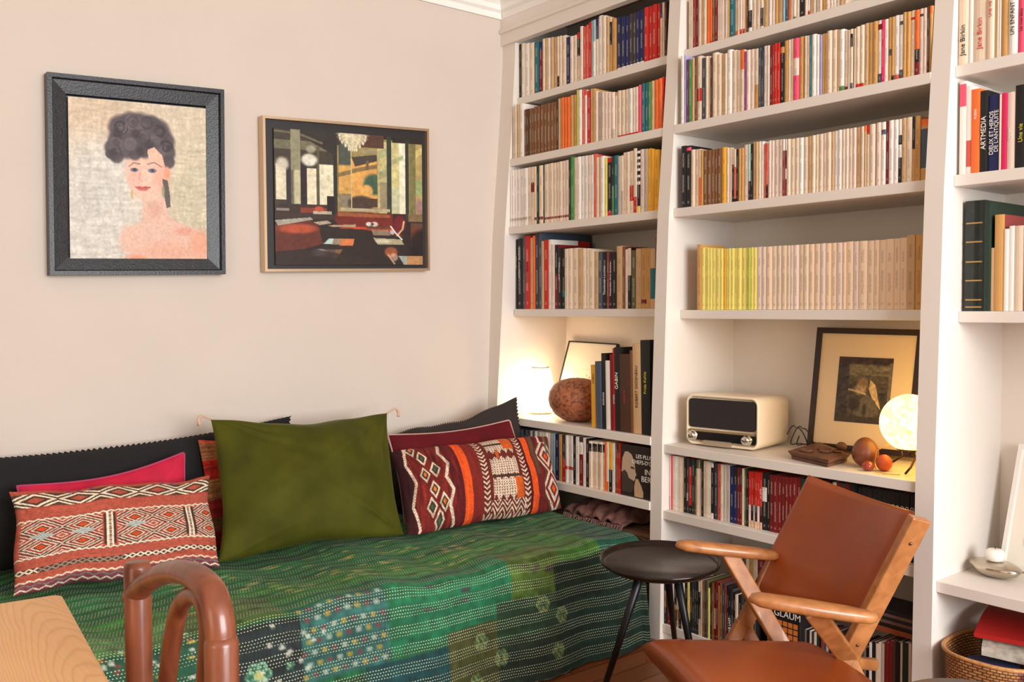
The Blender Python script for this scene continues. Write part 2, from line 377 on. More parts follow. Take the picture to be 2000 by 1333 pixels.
def row(shelfkey, where, u0, frame, spec, inset=.008, kind='paperback', depth=.115, cat='book', round_=.18, hmax=None, lean=0.0, name=None, text=True, dz=0.0, hdef=None, yclamp=None, group=None, register=True):
    YR = {'S': (-.0905 if shelfkey in ('S1', 'S2', 'S3', 'S4') else -.066, YA), 'T': (YB, YC), 'U': (YD, -3.0)}[shelfkey[0]]
    HTOP = min([zz for kk, (_, zz) in SHELF.items() if kk[0] == shelfkey[0] and len(kk) == 2 and zz > SHELF[shelfkey][1]+.05]+[2.45])-TH-.0025
    X, z0 = SHELF[shelfkey]; X = X+inset; z0 += .0006+dz; x0, y0, s = frame; items = []
    prev = x0+u0*s; pv = None; name = name or cat
    for tkn in spec.split():
        f = tkn.split(':'); u1 = float(f[0])*s+x0; tok = f[1]
        if len(f) > 2 and f[2]: pv = float(f[2])
        ya = solve_y(X, z0, prev); yb = solve_y(X, z0, u1)
        h = hdef*random.uniform(.96, 1.03) if pv is None else aX(X, (prev+u1)/2, y0+pv*s)[2]-z0
        if hmax: h = min(h, hmax)
        h = min(h, HTOP-z0)
        items.append([ya, yb, h, segs(tok), f[3] if len(f) > 3 else '']); prev = u1
    descs = []
    for it in items:
        sg = it[3]; m = main_col(sg); others = [c for c, a, b in sg if c != m]
        d = CN[m]
        if others: d += (' and '+CN[others[0]]) if len(others) < 2 else ' and '+CN[others[0]]
        descs.append(d)
    objs = []
    def cands(i):
        d = descs[i]; L = descs[i-1] if i else None; Rr = descs[i+1] if i+1 < len(descs) else None
        if descs.count(d) == 1: yield f'{d} {kind} {where}'
        if L and descs.count(L) == 1: yield f'{d} {kind} right of the {L} one {where}'
        if Rr and descs.count(Rr) == 1: yield f'{d} {kind} left of the {Rr} one {where}'
        k = sum(1 for q in range(i+1) if descs[q] == d); yield f'{ORD[k-1]} {d} {kind} from the left {where}'
        yield f'{ORD[k-1]} {d} {kind} {where}'
    y_hi, y_lo = YR
    for i, (ya, yb, h, sg, opt) in enumerate(items):
        ya = min(ya, y_hi-.0012); yb = max(yb, y_lo+.0012)
        wd = ya-yb-.0006; yc = (ya+yb)/2
        if wd < .003: continue
        dd = depth*random.uniform(.95, 1.04)
        mD = re.match(r'D([\d.]+)(?:C(\w))?', opt)
        if mD: dd = float(mD.group(1))
        me = book_mesh(wd, h, dd, sg, round_, text=text and 'N' not in opt, cover=mD.group(2) if mD else None); me.name = name
        o = bpy.data.objects.new(name, me); COL.objects.link(o)
        o.location = (X+random.uniform(0, .004), yc, z0)
        if lean: o.rotation_euler = (lean, 0, 0); o.location[2] += abs(lean)*wd/2+.0003
        for lab in cands(i):
            if len(lab.split()) <= 16 and lab not in LABS: break
        LABS.add(lab)
        tag(o, lab, cat, group or f'{kind}s {where}')
        o['_a'] = wd*h
        objs.append(o)
    ALLB[shelfkey] = objs
    return objs
F1 = (970, 0, .18); F2 = (970, 200, .18); F3 = (970, 430, .18); F5 = (970, 800, .18); F6 = (1290, 0, .18); F7 = (1590, 0, .18); F8 = (1290, 220, .18); F9 = (1590, 200, .18)
row('S1', "on the left bay's top shelf", 205, F1, '230:w3r6w:475 262:G:480 300:c:472 350:w:470 400:c:464 450:e:455 490:n18R:455 520:c:420 548:t:412 575:w:410 612:t:404 650:t:400 672:c78x:395 700:c:388 745:c:384 790:n:400 825:k:392 860:c:380 900:r12x48c:350 928:k:285 960:q:288 990:q:268 1020:r:238 1040:l:222 1065:l38w:215 1095:n35c:205 1140:w:168 1180:c:170 1215:t:178 1240:c8x50O:188 1290:O:205 1345:n96w:184 1390:n96w:178 1430:n96w:174 1468:d96w:150 1505:d96w:140 1545:n96w:122 1590:n96w:105 1640:r:80 1680:r:66 1730:r:48 1770:r:36 1792:n28c:30 1812:c:24 1835:B:15')
row('S2', "on the left bay's second shelf", 120, F2, '162:t:52 195:c:48 215:w:44 245:t:20 290:w:15 318:b:76 345:B:72 372:b:66 398:b:62 432:b:46 465:b:40 503:b:25 540:b:18 575:b:8 615:b:0 640:b:-8 665:B:-14 684:t:-40 705:O:-44 726:o:-52 755:o:-56 790:o:-60 826:O:-78 865:O:-84 882:L:-134 920:w:-136 945:q:-140 970:q10w:-138 1015:r:-130 1035:t:-148 1060:O:-150 1090:k:-122 1130:a:-118 1165:c:-114 1200:k:-112 1238:k:-110 1275:k80a:-110 1300:O8c:-112 1342:c96r:-128 1384:c96r:-134 1428:c96r:-144 1472:w96r:-152 1500:c96r:-162 1530:k96r:-170 1565:P:-190 1604:e:-205 1640:e:-215 1670:g:-222 1705:t:-234 1748:o:-246 1788:o:-262 1800:r:-280')
row('S3', "on the left bay's third shelf", 133, F2, '160:w85a90w:742 186:w85a90w:736 210:w85a90w:732 250:w85a90w:727 290:w85a90w:722 330:w85a90w:714 365:c85a90c:704 405:c27R44c:700 430:c88R93c:696 455:G:690 498:c88R93c:684 512:G:680 560:c90u94c:672 575:c90u94c:664 608:c90u94c:660 640:c90u94c:656 672:c90u94c:650 704:c90u94c:642 742:k90u94k:634 778:k90u94k:626 800:G:612 835:g:592 870:c:600 905:w:590 945:w:584 985:w:578 1020:k:574 1052:w:568 1075:q:560 1100:c:595 1122:t:590 1160:w:584 1190:y:598 1244:r8x92m:600 1268:G50g:590 1312:e:576 1340:a:585 1366:c60a:576 1400:c:544 1432:c:538 1480:c55r80c:526 1515:c75r:500 1550:x5w9x14w18x23w27x32w36x42w46x52w57x90y:490 1592:k:508 1630:a:505 1672:Y:502 1700:Y:508 1760:Y:515', round_=.1)
row('S4', "on the left bay's fourth shelf", 160, F3, '215:d:215::  277:x:205 300:s:190 358:r:172 384:t:192 410:o:168 452:d:134:D.30 482:s:132:D.30 508:t:228 555:r:215:D.25 590:w:212 622:k:265 660:x45R:268 700:x:305:D.24 735:x70e80x:315 772:c:312 812:c:308 880:c:304 928:t:310 962:c:308 992:c:308 1050:c:325 1095:t:338 1138:s:345:D.14 1188:x:345 1214:u:348 1250:x:350 1292:x:345 1360:t:282 1386:b:290 1414:k:318 1450:k45x:306 1505:i:328 1530:t:310 1562:t:308 1620:O85R92O:305 1660:O:305 1712:t33e84t:308:N 1735:b:185'.replace('215:d:215::  ', '215:d:215 '), kind='paperback', depth=.15, round_=.1)
row('S5', "on the lamp shelf", 862, (960, 600, .225), '906:Y:505 930:s:474 955:s:478 990:x:404:D.22 1030:w:468 1055:R:412 1072:r:360 1112:x:352:D.22 1204:B:412:D.2 1228:b:378:D.22 1298:t:318:D.22 1378:x:290:D.24', kind='art book', depth=.19, lean=-.022, round_=.04, inset=.02, text=False, group='art books on the lamp shelf')
row('S6', "on the left disc shelf", 140, F5, '165:d:205 190:s:208 215:d:210 240:s:214 262:d:216 285:s:220 310:x:223 335:s:226 360:d:230 385:a:233 410:s:236 435:w:239 462:a:242 488:w:246 515:c:250 545:k:252 575:w:258 600:a:262 630:l:262 670:n:270 705:O:272 745:d50r:280 770:w65r72w:280 800:w65r72w:284 828:w65r72w:288 855:x:292 895:w:298 935:d10w35R:305 966:w:308 1000:x:322 1030:w5x22k42c:345 1058:w5x22k42c:347 1086:w5x22k42c:350 1114:w5x22k42c:352 1142:w5x22k42c:355 1170:w5x22k42c:357 1190:o:352 1212:w80o:355 1250:Y55x:362 1277:w:366 1300:b:362 1322:d20r:368 1345:r:372', kind='disc case', depth=.13, cat='disc case', name='disc_case', round_=.05, inset=.02, group='film and music cases on the disc shelf of the left bay')
row('T0', "on the middle bay's top shelf", 300, F6, '325:c 347:c 375:u 400:R 435:c 460:t 490:c 525:o 550:o95r 580:b 610:R 634:w 655:c 678:k 700:k 720:c 740:t 800:e 830:c90o 855:c 880:k90r 905:k90r 925:O 945:B 985:w60x92w 1030:c 1075:c 1110:c60d95c 1170:t 1200:w 1235:k 1265:O 1320:t 1345:l 1380:s 1405:o 1435:c 1465:k95g 1498:c 1560:x 1590:k 1612:w92r 1650:t 1680:c 1715:a 1745:c 1790:O 1830:k 1865:c 1900:w 1940:c 1985:t 2030:c', hdef=.18)
row('T1', "on the middle bay's second shelf", 215, F6, '248:w:596 268:v:602 300:p:645 335:g:652 360:t:630 385:b:622 435:c50r70c:607 485:s:628 512:c:610 535:c:608 553:B:625 610:c:572 655:c:588 690:t:586 715:c:580 765:w:540 815:c:545 860:c:546 905:o32c:540 922:p:560 965:k:542 1010:k:534 1055:c60O:528 1085:s:520:D.13 1110:d:545 1150:w:498 1175:k:494 1205:R:492 1230:r:484 1262:r:470 1290:r:464 1335:x8O18x:456 1375:O:440 1400:c:430 1430:c:422 1495:P32k60P:416 1540:O:397 1550:x:394 1580:c:390 1610:c:386 1632:e:382 1680:w:372 1712:w:376 1745:v:376 1770:O:366 1800:O:360 1850:c:334 1905:c:325 1930:t:322 1985:w92g:318 2025:c94R:328 2052:c:326 2082:c8x30c90s:316 2092:x:312 2112:c:310 2157:c94r:290 2202:c94r:272 2248:t:252 2292:O:244 2348:O:232 2392:w6R15w85s:220 2414:m:214 2462:w:206 2495:x5O30O94x:188 2527:O92x:182 2582:w92q:166 2624:w10s16w86s:160 2660:O:134 2702:O:128 2748:c10r14c:114 2802:o60x80R:108 2842:k8d12k:94 2884:k:86 2906:B:72 2940:o12O:62'.replace('2495:x5O30O94x', '2495:O50x60O'), inset=.008)
row('T2', "on the middle bay's third shelf", 215, F8, '270:x:362 325:x3P8x:360 365:c:402 408:c:398 432:c50o:396 458:O:402 500:b:412 548:b:406 578:b:400 608:b:396 655:b:388 705:Y:378 738:c:384 765:k:382 790:c30x:388 815:c34q94x:396 840:x:400 868:O:388 895:O:384 945:k:348 970:M66x:342 995:x:340 1025:t:320 1050:t:318 1082:c:314 1110:w:312 1135:q:342 1160:q75x:340 1192:k:305 1225:k:302 1275:k:296 1320:k:292 1345:w20u:290 1362:w20B52w70u:288 1400:c:288 1450:c:284 1495:c:276 1540:w:272 1590:c:266 1635:t:256 1672:c:248 1705:c:238 1755:c:232 1795:k:222 1840:c:214 1875:t:206 1915:w:198 1960:w:188 2000:c:182 2032:k:176 2077:c:172 2112:k:164 2167:t:158 2202:c:150 2227:o10t:142 2258:r15c:138 2318:c:126 2328:x:118 2382:k:108 2432:w12s20w:102 2467:R:92 2520:w:84 2568:w:78 2605:w25x40w60x:70 2652:t:58 2716:c:50 2748:x50O:46 2806:O:36 2896:o10O16s80O:70:N 2940:t:126')
row('T3', "on the middle bay's fourth shelf", 228, (1300, 420, .265), '262:O:218 285:y:242 300:y:244 318:y:245 338:y:246 365:y:247 400:y:248 420:y:249 440:Y:249 458:y:248 475:y:247 500:y:246 522:y:246 552:y:245 585:y:244 602:y:243 620:L:242 642:y:240 665:y:240 705:k:236 735:k:236 775:f:234 815:c:230 845:c:228 885:f:226 912:c:225 935:k:224 975:k:222 1015:f:219 1050:c:217 1090:f:216 1135:f:213 1170:k:210 1210:f:209 1255:f:206 1300:k:204 1320:f:202 1375:f:196 1415:k:195 1480:f:192 1530:f:190 1565:f:186 1615:f:184 1675:f:178 1720:f:174 1768:f:168 1828:t:148 1890:O:146 1940:O:144', kind='paper-bound book', round_=.12, inset=.006, depth=.14)
row('T5', "on the middle disc shelf", 138, (1280, 860, .18), '160:k75a:168 180:P:170 205:c:175 230:w:178 250:w:182 276:c:188 302:c:192 330:x:196 355:d:200 390:x15r85x:205 420:G:212 440:x30b:216 468:i15c:220 495:i15c:224 515:x:226 542:c:230 570:c:236 602:w:245 630:w8x90w:250 668:d:255 705:q:262 732:c:266 760:a:268 800:a:272 842:n:286 880:x30n:292 912:R:300 936:d30R:304 960:c:310 982:i:314 1006:x:318 1030:r60w88f:340 1054:r60x88f:342 1078:r60w88f:344 1102:r60x88f:347 1126:r60w88f:350 1152:r60x88f:353 1202:x25w50x:360 1235:x:366 1275:R:380 1320:R:385 1362:R:390 1402:R:396 1440:R:400 1480:R:404 1525:R:408 1570:R:412 1600:G:416 1630:G:420 1680:w:428 1730:R:432 1775:d:438 1820:n:444 1865:R:450 1910:x:456 1955:c:462 2000:R:466 2050:d:472 2100:R:476 2150:x:480 2170:x:486', kind='disc case', cat='disc case', name='disc_case', depth=.135, round_=.04, inset=.03, group='film cases on the disc shelf of the middle bay')
blk = row('T5', 'at the right end of the middle disc shelf', 885, (1540, 900, .15), ' '.join(f'{int(885+62*(i+1))}:x:{350+8*i}' for i in range(13)), kind='black film case', cat='disc case', name='disc_case', depth=.135, round_=.04, inset=.03, text=False, group='matching black film cases at the right end of the disc shelf')
M_RING = mat('pale_print', (214, 210, 204), .5); M_INKW = mat('white_print', (236, 230, 220), .5); M_INKK = mat('black_print', (30, 26, 28), .5); M_INKR = mat('red_print', (200, 50, 46), .5); M_INKY = mat('yellow_print', (206, 196, 60), .5)
ring_me = None
for i, o in enumerate(blk):
    o['label'] = "black film case with a pale ring on its spine, at the disc shelf's right end"
    vs = []; fs = []
    for k in range(16):
        a = 2*math.pi*k/16; vs += [(-.0008, .0052*math.cos(a), .0052*math.sin(a)), (-.0008, .0034*math.cos(a), .0034*math.sin(a))]
    for k in range(16): fs.append((2*k, (2*k+2) % 32, (2*k+3) % 32, 2*k+1))
    q = MB().add(vs, fs).build('ring_print', M_RING, o, fix=False); q.location = (-.0006, 0, .155); 
F10 = (1820, 130, .1875)
U1 = row('U1', "on the right bay's top shelf", 465, (1800, 0, .15), '598:c 655:w 838:c 940:c 962:t 1000:c 1022:w 1115:O 1240:w 1340:P 1420:c', hdef=.225, kind='book', depth=.15, text=False)
U2 = row('U2', "on the right bay's second shelf", 275, F10, '344:w3P27w:155 400:w62q92w:200:N 490:o:235 572:x:252 694:n:292:N 712:c:290 772:m:276 856:k:266 980:x:190 1080:w:230', kind='book', depth=.15, text=False, round_=.08)
U3 = row('U3', "on the right bay's third shelf", 285, (1820, 370, .21), '472:G:105:D.26 538:G:112:D.26 570:t:545:D.12 662:O:235:D.24Cu 703:w:368 752:w:340:N 845:c:338 870:R:342 930:w:330', kind='book', depth=.15, text=False, round_=.1)
# lettering on the spines that can be read
def spine_text(o, s, size, m, zf, yo=0.0):
    h = max(v.co.z for v in o.data.vertices)
    return lettering(s, size, m, o, (-.0012, yo, h*zf))
def by_u(objs, px):                            # the book whose spine lies under a pixel column
    best = min(objs, key=lambda o: abs((lambda q: 1000+FOC*(q@_R)/(q@_F))(np.array(o.location)-CAM)-px)); return best
S4 = ALLB['S4']; S5 = ALLB['S5']
for objs, px, s, size, m, zf in [(S4, 1004, 'FILM NOIR', .012, M_INKW, .67), (S4, 1015, 'HITCHCOCK TRUFFAUT', .0125, M_INKW, .66), (S4, 1029, 'KOUDELKA', .018, M_INKK, .50),
        (S4, 1179, 'Toulouse-Lautrec', .0165, M_INKW, .50), (S4, 1193, 'Woody Allen   Ecrits de cinéma', .0105, M_INKW, .52), (S4, 1094, 'HENRI MICHAUX', .010, M_INKW, .62),
        (S5, 1159, 'truffaut', .013, M_INKK, .78), (S5, 1179, 'GODARD', .012, M_RING, .40), (S5, 1202, 'CITIZEN', .010, M_INKW, .38), (S5, 1206, 'GABIN', .022, M_INKW, .60),
        (S5, 1222, 'MARILYN', .012, M_INKR, .45), (S5, 1244, 'ROBERT DOISNEAU', .018, M_INKK, .52), (S5, 1262, 'Frida Kahlo', .018, M_INKY, .55)]:
    spine_text(by_u(objs, px), s, size, m, zf)
for px, s, size, m, zf in [(1880, 'Jane Birkin', .020, M_INKK, .30), (1912, 'Jane Birkin', .020, M_INKR, .34), (1935, 'UNE VIE', .012, M_INKR, .62), (1975, 'UN ENFANT', .016, M_INKK, .42), (1995, 'Les mots bleus', .010, M_INKK, .4)]:
    spine_text(by_u(U1, px), s, size, m, zf)
for px, s, size, m, zf in [(1920, 'ARTMEDIA', .019, M_INKW, .48), (1978, 'ECRITS', .012, M_INKW, .45), (1991, 'Une vie', .016, M_INKY, .42), (1899, 'POESIE', .009, M_INKW, .7)]:
    spine_text(by_u(U2, px), s, size, m, zf)
b = by_u(U2, 1938); spine_text(b, 'DIEUX ET HEROS', .0155, M_INKW, .50, .006); spine_text(b, "DE L'ANTIQUITE", .0155, M_INKW, .52, -.007)
for px, s, zf in [(1412, 'MANHATTAN', .45), (1488, 'LA LISTE', .62), (1344, 'FARGO', .3)]: spine_text(by_u(ALLB['T5'][:0] or [o for o in COL.objects if o.name.startswith('disc_case') and abs(o.location.z-SHELF['T5'][1]) < .01], px), s, .009, M_INKW, zf)
spine_text(by_u([o for o in ALLB['S3']], 1235), 'Exposition', .009, M_INKR, .34)
# gilt bands across the old leather spine
lb = by_u(U3, 1896); lb.data.materials[0] = mat('old_leather', (26, 32, 28), .22, var=.3, vscale=30); hh = max(v.co.z for v in lb.data.vertices); ww = max(v.co.y for v in lb.data.vertices)
gm = mat('gilding', (176, 140, 84), .4, metal=.6)
for zf in (.03, .095, .27, .44, .62, .79): tag(MB().box(-.0012, .003, -ww*.8, ww*.8, hh*zf, hh*zf+.004).build('gilt_band', gm, lb))
U3[1]['label'] = 'dark cloth board book beside the gilt-banded leather one on the right bay'
lb['label'] = 'thick black leather book with gilt bands on the third shelf of the right bay'
# front-facing box at the right end of the left disc shelf
X, z0 = SHELF['S6']; ya = solve_y(.02, z0, 970+1350*.18); yb = solve_y(.02, z0, 970+1662*.18)
fb = empty('film_box_set', (.02, (ya+yb)/2, z0+.0005), 'black boxed set facing forward with a bald bearded man on its cover', 'box set')
hb = aX(.02, 1225, 869)[2]-z0
W2 = (ya-yb)/2
MB().box(0, .03, -W2, W2, 0, hb).build('case', M_BLACK, fb, bevel=.001)
# cover portrait: flat print of a head in profile, bald crown, beard and hand
def print_poly(name, pts, col, x, parent):     # pts in cover fractions, origin bottom left
    m = mat(name+'_print', col, .5)
    return MB().add([(x, W2-p[0]*2*W2, p[1]*hb) for p in pts], [tuple(range(len(pts)))]).build('cover_print', m, parent, fix=False)
print_poly('head', [(.02, .45), (.05, .72), (.14, .86), (.25, .87), (.38, .82), (.47, .70), (.50, .58), (.51, .50), (.55, .44), (.51, .41), (.50, .35), (.44, .30), (.30, .33), (.22, .45), (.12, .50)], (190, 165, 140), -.0006, fb)
print_poly('beard', [(.04, .08), (.04, .46), (.14, .50), (.22, .46), (.28, .36), (.44, .32), (.47, .26), (.43, .14), (.36, .08)], (66, 54, 46), -.0009, fb)
print_poly('hand', [(.48, .02), (.47, .20), (.52, .36), (.60, .37), (.72, .24), (.79, .12), (.78, .02)], (196, 160, 122), -.0011, fb)
print_poly('brow', [(.34, .55), (.36, .59), (.47, .58), (.49, .54)], (70, 55, 48), -.0012, fb)
for s, y, z, sz in [('LES PLUS', .80, .80, .021), ("CHEFS-D'OE", .77, .69, .021), ('IN', .93, .52, .030), ('BER', .88, .38, .030)]:
    lettering(s, sz, M_INKW, fb, (-.0012, W2-y*2*W2, z*hb), 'flat', name='cover_lettering')

# past three hundred books in view: the smallest spines become one object
bk = sorted([o for o in COL.objects if o.get('category') == 'book' and '_a' in o.keys() and not o.children], key=lambda o: o['_a'])
nb = len([o for o in COL.objects if o.get('category') == 'book'])
small = bk[:max(0, nb-300)]
bm = bmesh.new()
for o in small:
    me = o.data.copy(); me.transform(Matrix.Translation(o.location) @ o.rotation_euler.to_matrix().to_4x4()); bm.from_mesh(me); bpy.data.meshes.remove(me)
me = bpy.data.meshes.new('thin_books'); bm.to_mesh(me); bm.free(); me.materials.append(M_BOOK)
o = bpy.data.objects.new('thin_books', me); COL.objects.link(o)
tag(o, 'the many thinnest paperbacks slotted between the thicker ones all along the upper shelves', 'books', kind='stuff')
for q in small: bpy.data.objects.remove(q)
for q in COL.objects:
    if '_a' in q.keys(): del q['_a']
# ---------------------------------------------------------------- painting with numpy into per-vertex colours
class Canvas:
    def __init__(s, w, h, rgb): s.w, s.h = w, h; s.a = np.tile(np.array(rgb, float), (h, w, 1)); s.Y, s.X = np.mgrid[0:h, 0:w]; s.X = (s.X+.5)/w; s.Y = (s.Y+.5)/h
    def put(s, m, rgb, al=1.0):
        m = (m.astype(float) if m.dtype == bool else m)*al; s.a = s.a*(1-m[..., None])+np.array(rgb, float)*m[..., None]; return s
    def rect(s, x0, y0, x1, y1, rgb, al=1.0): return s.put((s.X >= x0) & (s.X < x1) & (s.Y >= y0) & (s.Y < y1), rgb, al)
    def ell(s, cx, cy, rx, ry, rgb, al=1.0, soft=.15, rot=0):
        dx, dy = s.X-cx, s.Y-cy; c, q = math.cos(rot), math.sin(rot)
        d = np.sqrt(((dx*c+dy*q)/rx)**2+((-dx*q+dy*c)/ry)**2); return s.put(np.clip((1-d)/soft+.5, 0, 1), rgb, al)
    def poly(s, pts, rgb, al=1.0):
        ins = np.zeros(s.X.shape, bool); n = len(pts)
        for i in range(n):
            (x0, y0), (x1, y1) = pts[i], pts[(i+1) % n]
            if y0 == y1: continue
            c = (s.Y > min(y0, y1)) & (s.Y <= max(y0, y1)) & (s.X < (x1-x0)*(s.Y-y0)/(y1-y0)+x0); ins ^= c
        return s.put(ins, rgb, al)
    def line(s, pts, wd, rgb, al=1.0, asp=1.0):
        d = np.full(s.X.shape, 9.0)
        for (x0, y0), (x1, y1) in zip(pts, pts[1:]):
            dx, dy = x1-x0, (y1-y0)*asp; L = dx*dx+dy*dy+1e-12
            t = np.clip(((s.X-x0)*dx+(s.Y-y0)*asp*dy)/L, 0, 1); d = np.minimum(d, np.hypot(s.X-x0-t*dx, (s.Y-y0)*asp-t*dy))
        return s.put(np.clip((wd-d)/(wd*.4)+.5, 0, 1), rgb, al)
    def noise(s, amp, sx=1, sy=1, seed=1):
        r = np.random.default_rng(seed); n = r.normal(0, 1, (max(2, int(s.h/sy))+1, max(2, int(s.w/sx))+1))
        yi = np.linspace(0, n.shape[0]-1.001, s.h); xi = np.linspace(0, n.shape[1]-1.001, s.w)
        y0 = yi.astype(int); x0 = xi.astype(int); fy = (yi-y0)[:, None]; fx_ = (xi-x0)[None]
        v = (n[y0][:, x0]*(1-fx_)+n[y0][:, x0+1]*fx_)*(1-fy)+(n[y0+1][:, x0]*(1-fx_)+n[y0+1][:, x0+1]*fx_)*fy
        s.a = s.a*(1+amp*v[..., None]); return s
    def linear(s):
        c = np.clip(s.a, 0, 255)/255; return np.where(c <= .04045, c/12.92, ((c+.055)/1.055)**2.4)
def grid_obj(name, P, colors, m, parent=None, smooth=True, uvs=None, closed_back=None):
    h, w_ = P.shape[:2]; V = P.reshape(-1, 3).tolist()
    idx = np.arange(h*w_).reshape(h, w_); F = np.stack([idx[:-1, :-1], idx[1:, :-1], idx[1:, 1:], idx[:-1, 1:]], -1).reshape(-1, 4).tolist()
    me = bpy.data.meshes.new(name); me.from_pydata(V, [], F); me.update()
    if colors is not None:
        ca = me.color_attributes.new('Col', 'FLOAT_COLOR', 'POINT'); c4 = np.ones((h*w_, 4), 'f'); c4[:, :3] = colors.reshape(-1, 3); ca.data.foreach_set('color', c4.ravel())
    if uvs is not None:
        l = me.uv_layers.new(name='UVMap'); vi = np.array(F).ravel(); l.data.foreach_set('uv', uvs.reshape(-1, 2)[vi].astype('f').ravel())
    me.materials.append(m); me.polygons.foreach_set('use_smooth', [smooth]*len(me.polygons))
    o = bpy.data.objects.new(name, me); COL.objects.link(o)
    if parent: o.parent = parent
    return o
def cushion(name, label, corners, th, m, colors=None, res=(90, 56), ce=.045, wr=.004, seed=3, piping=None, zig=False, cat='cushion', back=None, topdip=0.0, pw=.55, group='cushions on the daybed', origin=None, edge=0.0):
    bl, br, tr, tl = [np.array(c, float) for c in corners]; org = (bl+br)/2
    w_, h = res
    if colors is not None: h, w_ = colors.shape[:2]
    u = np.linspace(0, 1, w_)[None, :]; v = np.linspace(1, 0, h)[:, None]          # row 0 = top
    uu = .5+(u-.5)*(1-2*ce*np.sin(np.pi*v)); vv = .5+(v-.5)*(1-2*ce*1.2*np.sin(np.pi*u))-topdip*np.sin(np.pi*u)*v
    P = ((1-uu)*(1-vv))[..., None]*bl+(uu*(1-vv))[..., None]*br+(uu*vv)[..., None]*tr+((1-uu)*vv)[..., None]*tl
    if edge:
        wob = edge*(np.sin(u*11+seed)+.6*np.sin(u*23+2*seed)); P = P+(wob*(2*v-1)*1.0)[..., None]*(tl-bl)/np.linalg.norm(tl-bl)
        wob2 = edge*(np.sin(v*9+seed*1.7)); P = P+(wob2*(2*u-1))[..., None]*(br-bl)/np.linalg.norm(br-bl)
    n = np.cross(br-bl, tl-bl); n /= np.linalg.norm(n)
    if n @ (CAM-org) < 0: n = -n
    prof = (np.clip(np.sin(np.pi*np.clip(u, 0, 1)), 0, 1)**pw)*(np.clip(np.sin(np.pi*v), 0, 1)**pw)
    r = np.random.default_rng(seed); W = np.zeros_like(prof)
    for _ in range(9):
        cx, cy = r.choice([0, 1]), r.choice([0, 1]); a = r.uniform(.2, 1.35); ph = r.uniform(0, 6)
        dx = (u-cx)*(1 if cx == 0 else -1)*(-1 if cx else 1); dd = np.hypot(u-cx, (v-cy)*.7)
        ang = np.arctan2(abs(v-cy)*.7, abs(u-cx)+1e-6); W += np.exp(-((ang-a)/.07)**2)*np.exp(-dd/.35)*r.uniform(-1, 1)
    W += .5*np.sin(u*9+seed)*np.sin(v*7+seed*2)
    e = empty(name, org, label, cat, group)
    front = P+n*(prof*th+W*wr*np.minimum(1, prof*2))[..., None]
    backP = P-n*(prof*th*.55)[..., None]
    o = grid_obj('cover', np.concatenate([front-org], 0), None if colors is None else colors, m, e)
    mb_ = back or m
    if colors is not None and back is None: ob = grid_obj('back_cover', (backP-org)[:, ::-1][::3, ::3] if False else (backP-org)[:, ::-1], colors[:, ::-1], mb_, e)
    else: ob = grid_obj('back_cover', (backP-org)[:, ::-1], None, mb_, e)
    rim = np.concatenate([P[0], P[1:, -1], P[-1, ::-1][1:], P[::-1, 0][1:-1]])
    if piping:
        st = max(1, len(rim)//160); MB().sweep((rim-org)[::st], .004, n=6, closed=True, up=tuple(n)).build('piping', piping, e, smooth=True)
    if zig:                                     # ragged zigzag seam around the edge
        st = max(1, len(rim)//260); R_ = rim[::st]; vs = []; fs = []; k = len(R_)
        c = P.mean((0, 1))
        for i, p in enumerate(R_):
            out = p-c; out = out/np.linalg.norm(out); vs.append(p-org-n*.001); vs.append(p-org+out*(.009 if i % 2 else .001)-n*.001); 
        for i in range(k): j = (i+1) % k; fs.append((2*i, 2*j, 2*j+1, 2*i+1))
        MB().add(vs, fs).build('zigzag_edging', mb_, e, fix=False)
    return e, P, n
# ---------------------------------------------------------------- daybed and quilt
ZT, YF, XR, XL = .395, -1.015, -.040, -2.75
bed = empty('daybed', (-1.4, -.55, 0), 'low daybed along the pale wall, wholly covered by a green patchwork quilt', 'daybed')
part(MB().box(XL+.02, XR-.02, YF+.03, -.03, .17, .37), 'mattress', mat('mattress_cloth', (205, 195, 180), .9), bed, bevel=.03)
part(MB().box(XL+.04, XR-.05, YF+.05, -.05, .09, .17), 'base', mat('bed_base', (90, 60, 40), .7), bed)
for x in (XL+.12, XR-.14):
    for y in (YF+.12, -.14): part(MB().box(x-.03, x+.03, y-.03, y+.03, 0, .09), 'leg', mat('bed_base', (90, 60, 40), .7), bed)
ds = .0062
A = np.arange(XL, XR+.40, ds); B = np.arange(.012, -(YF)+.02+.40, ds)         # a runs along X, b from the wall towards the room
AA, BB = np.meshgrid(A, B); ea = np.maximum(0, AA-(XR-.04)); eb = np.maximum(0, BB-(-YF-.04))
rr = .045
def fold(e):                                   # arc of radius rr, then straight down
    th = np.minimum(e/rr, np.pi/2); out = rr*np.sin(th); dn = rr*(1-np.cos(th))+np.maximum(0, e-rr*np.pi/2); return out, dn
d_ = np.maximum(ea, eb); ang = np.arctan2(eb, np.maximum(ea, 1e-9)); both = (ea > 0) & (eb > 0)
od, dd_ = fold(d_)
ox = np.where(both, od*np.cos(ang), fold(ea)[0]); oy = np.where(both, od*np.sin(ang), fold(eb)[0]); drop = np.where(both, dd_, np.maximum(fold(ea)[1], fold(eb)[1]))
flare = drop*.10
ux = np.where(both, np.cos(ang), (ea > 0)*1.0); uy = np.where(both, np.sin(ang), (eb > 0)*1.0)
r3 = np.random.default_rng(5)
und = .008*np.sin(AA*7+1)*np.sin(BB*5)+.006*np.sin(AA*13+BB*4)+.004*np.sin(AA*31-BB*9)
wave = .013*np.sin(AA*17+2*np.sin(AA*3))*np.clip(drop/.3, 0, 1)
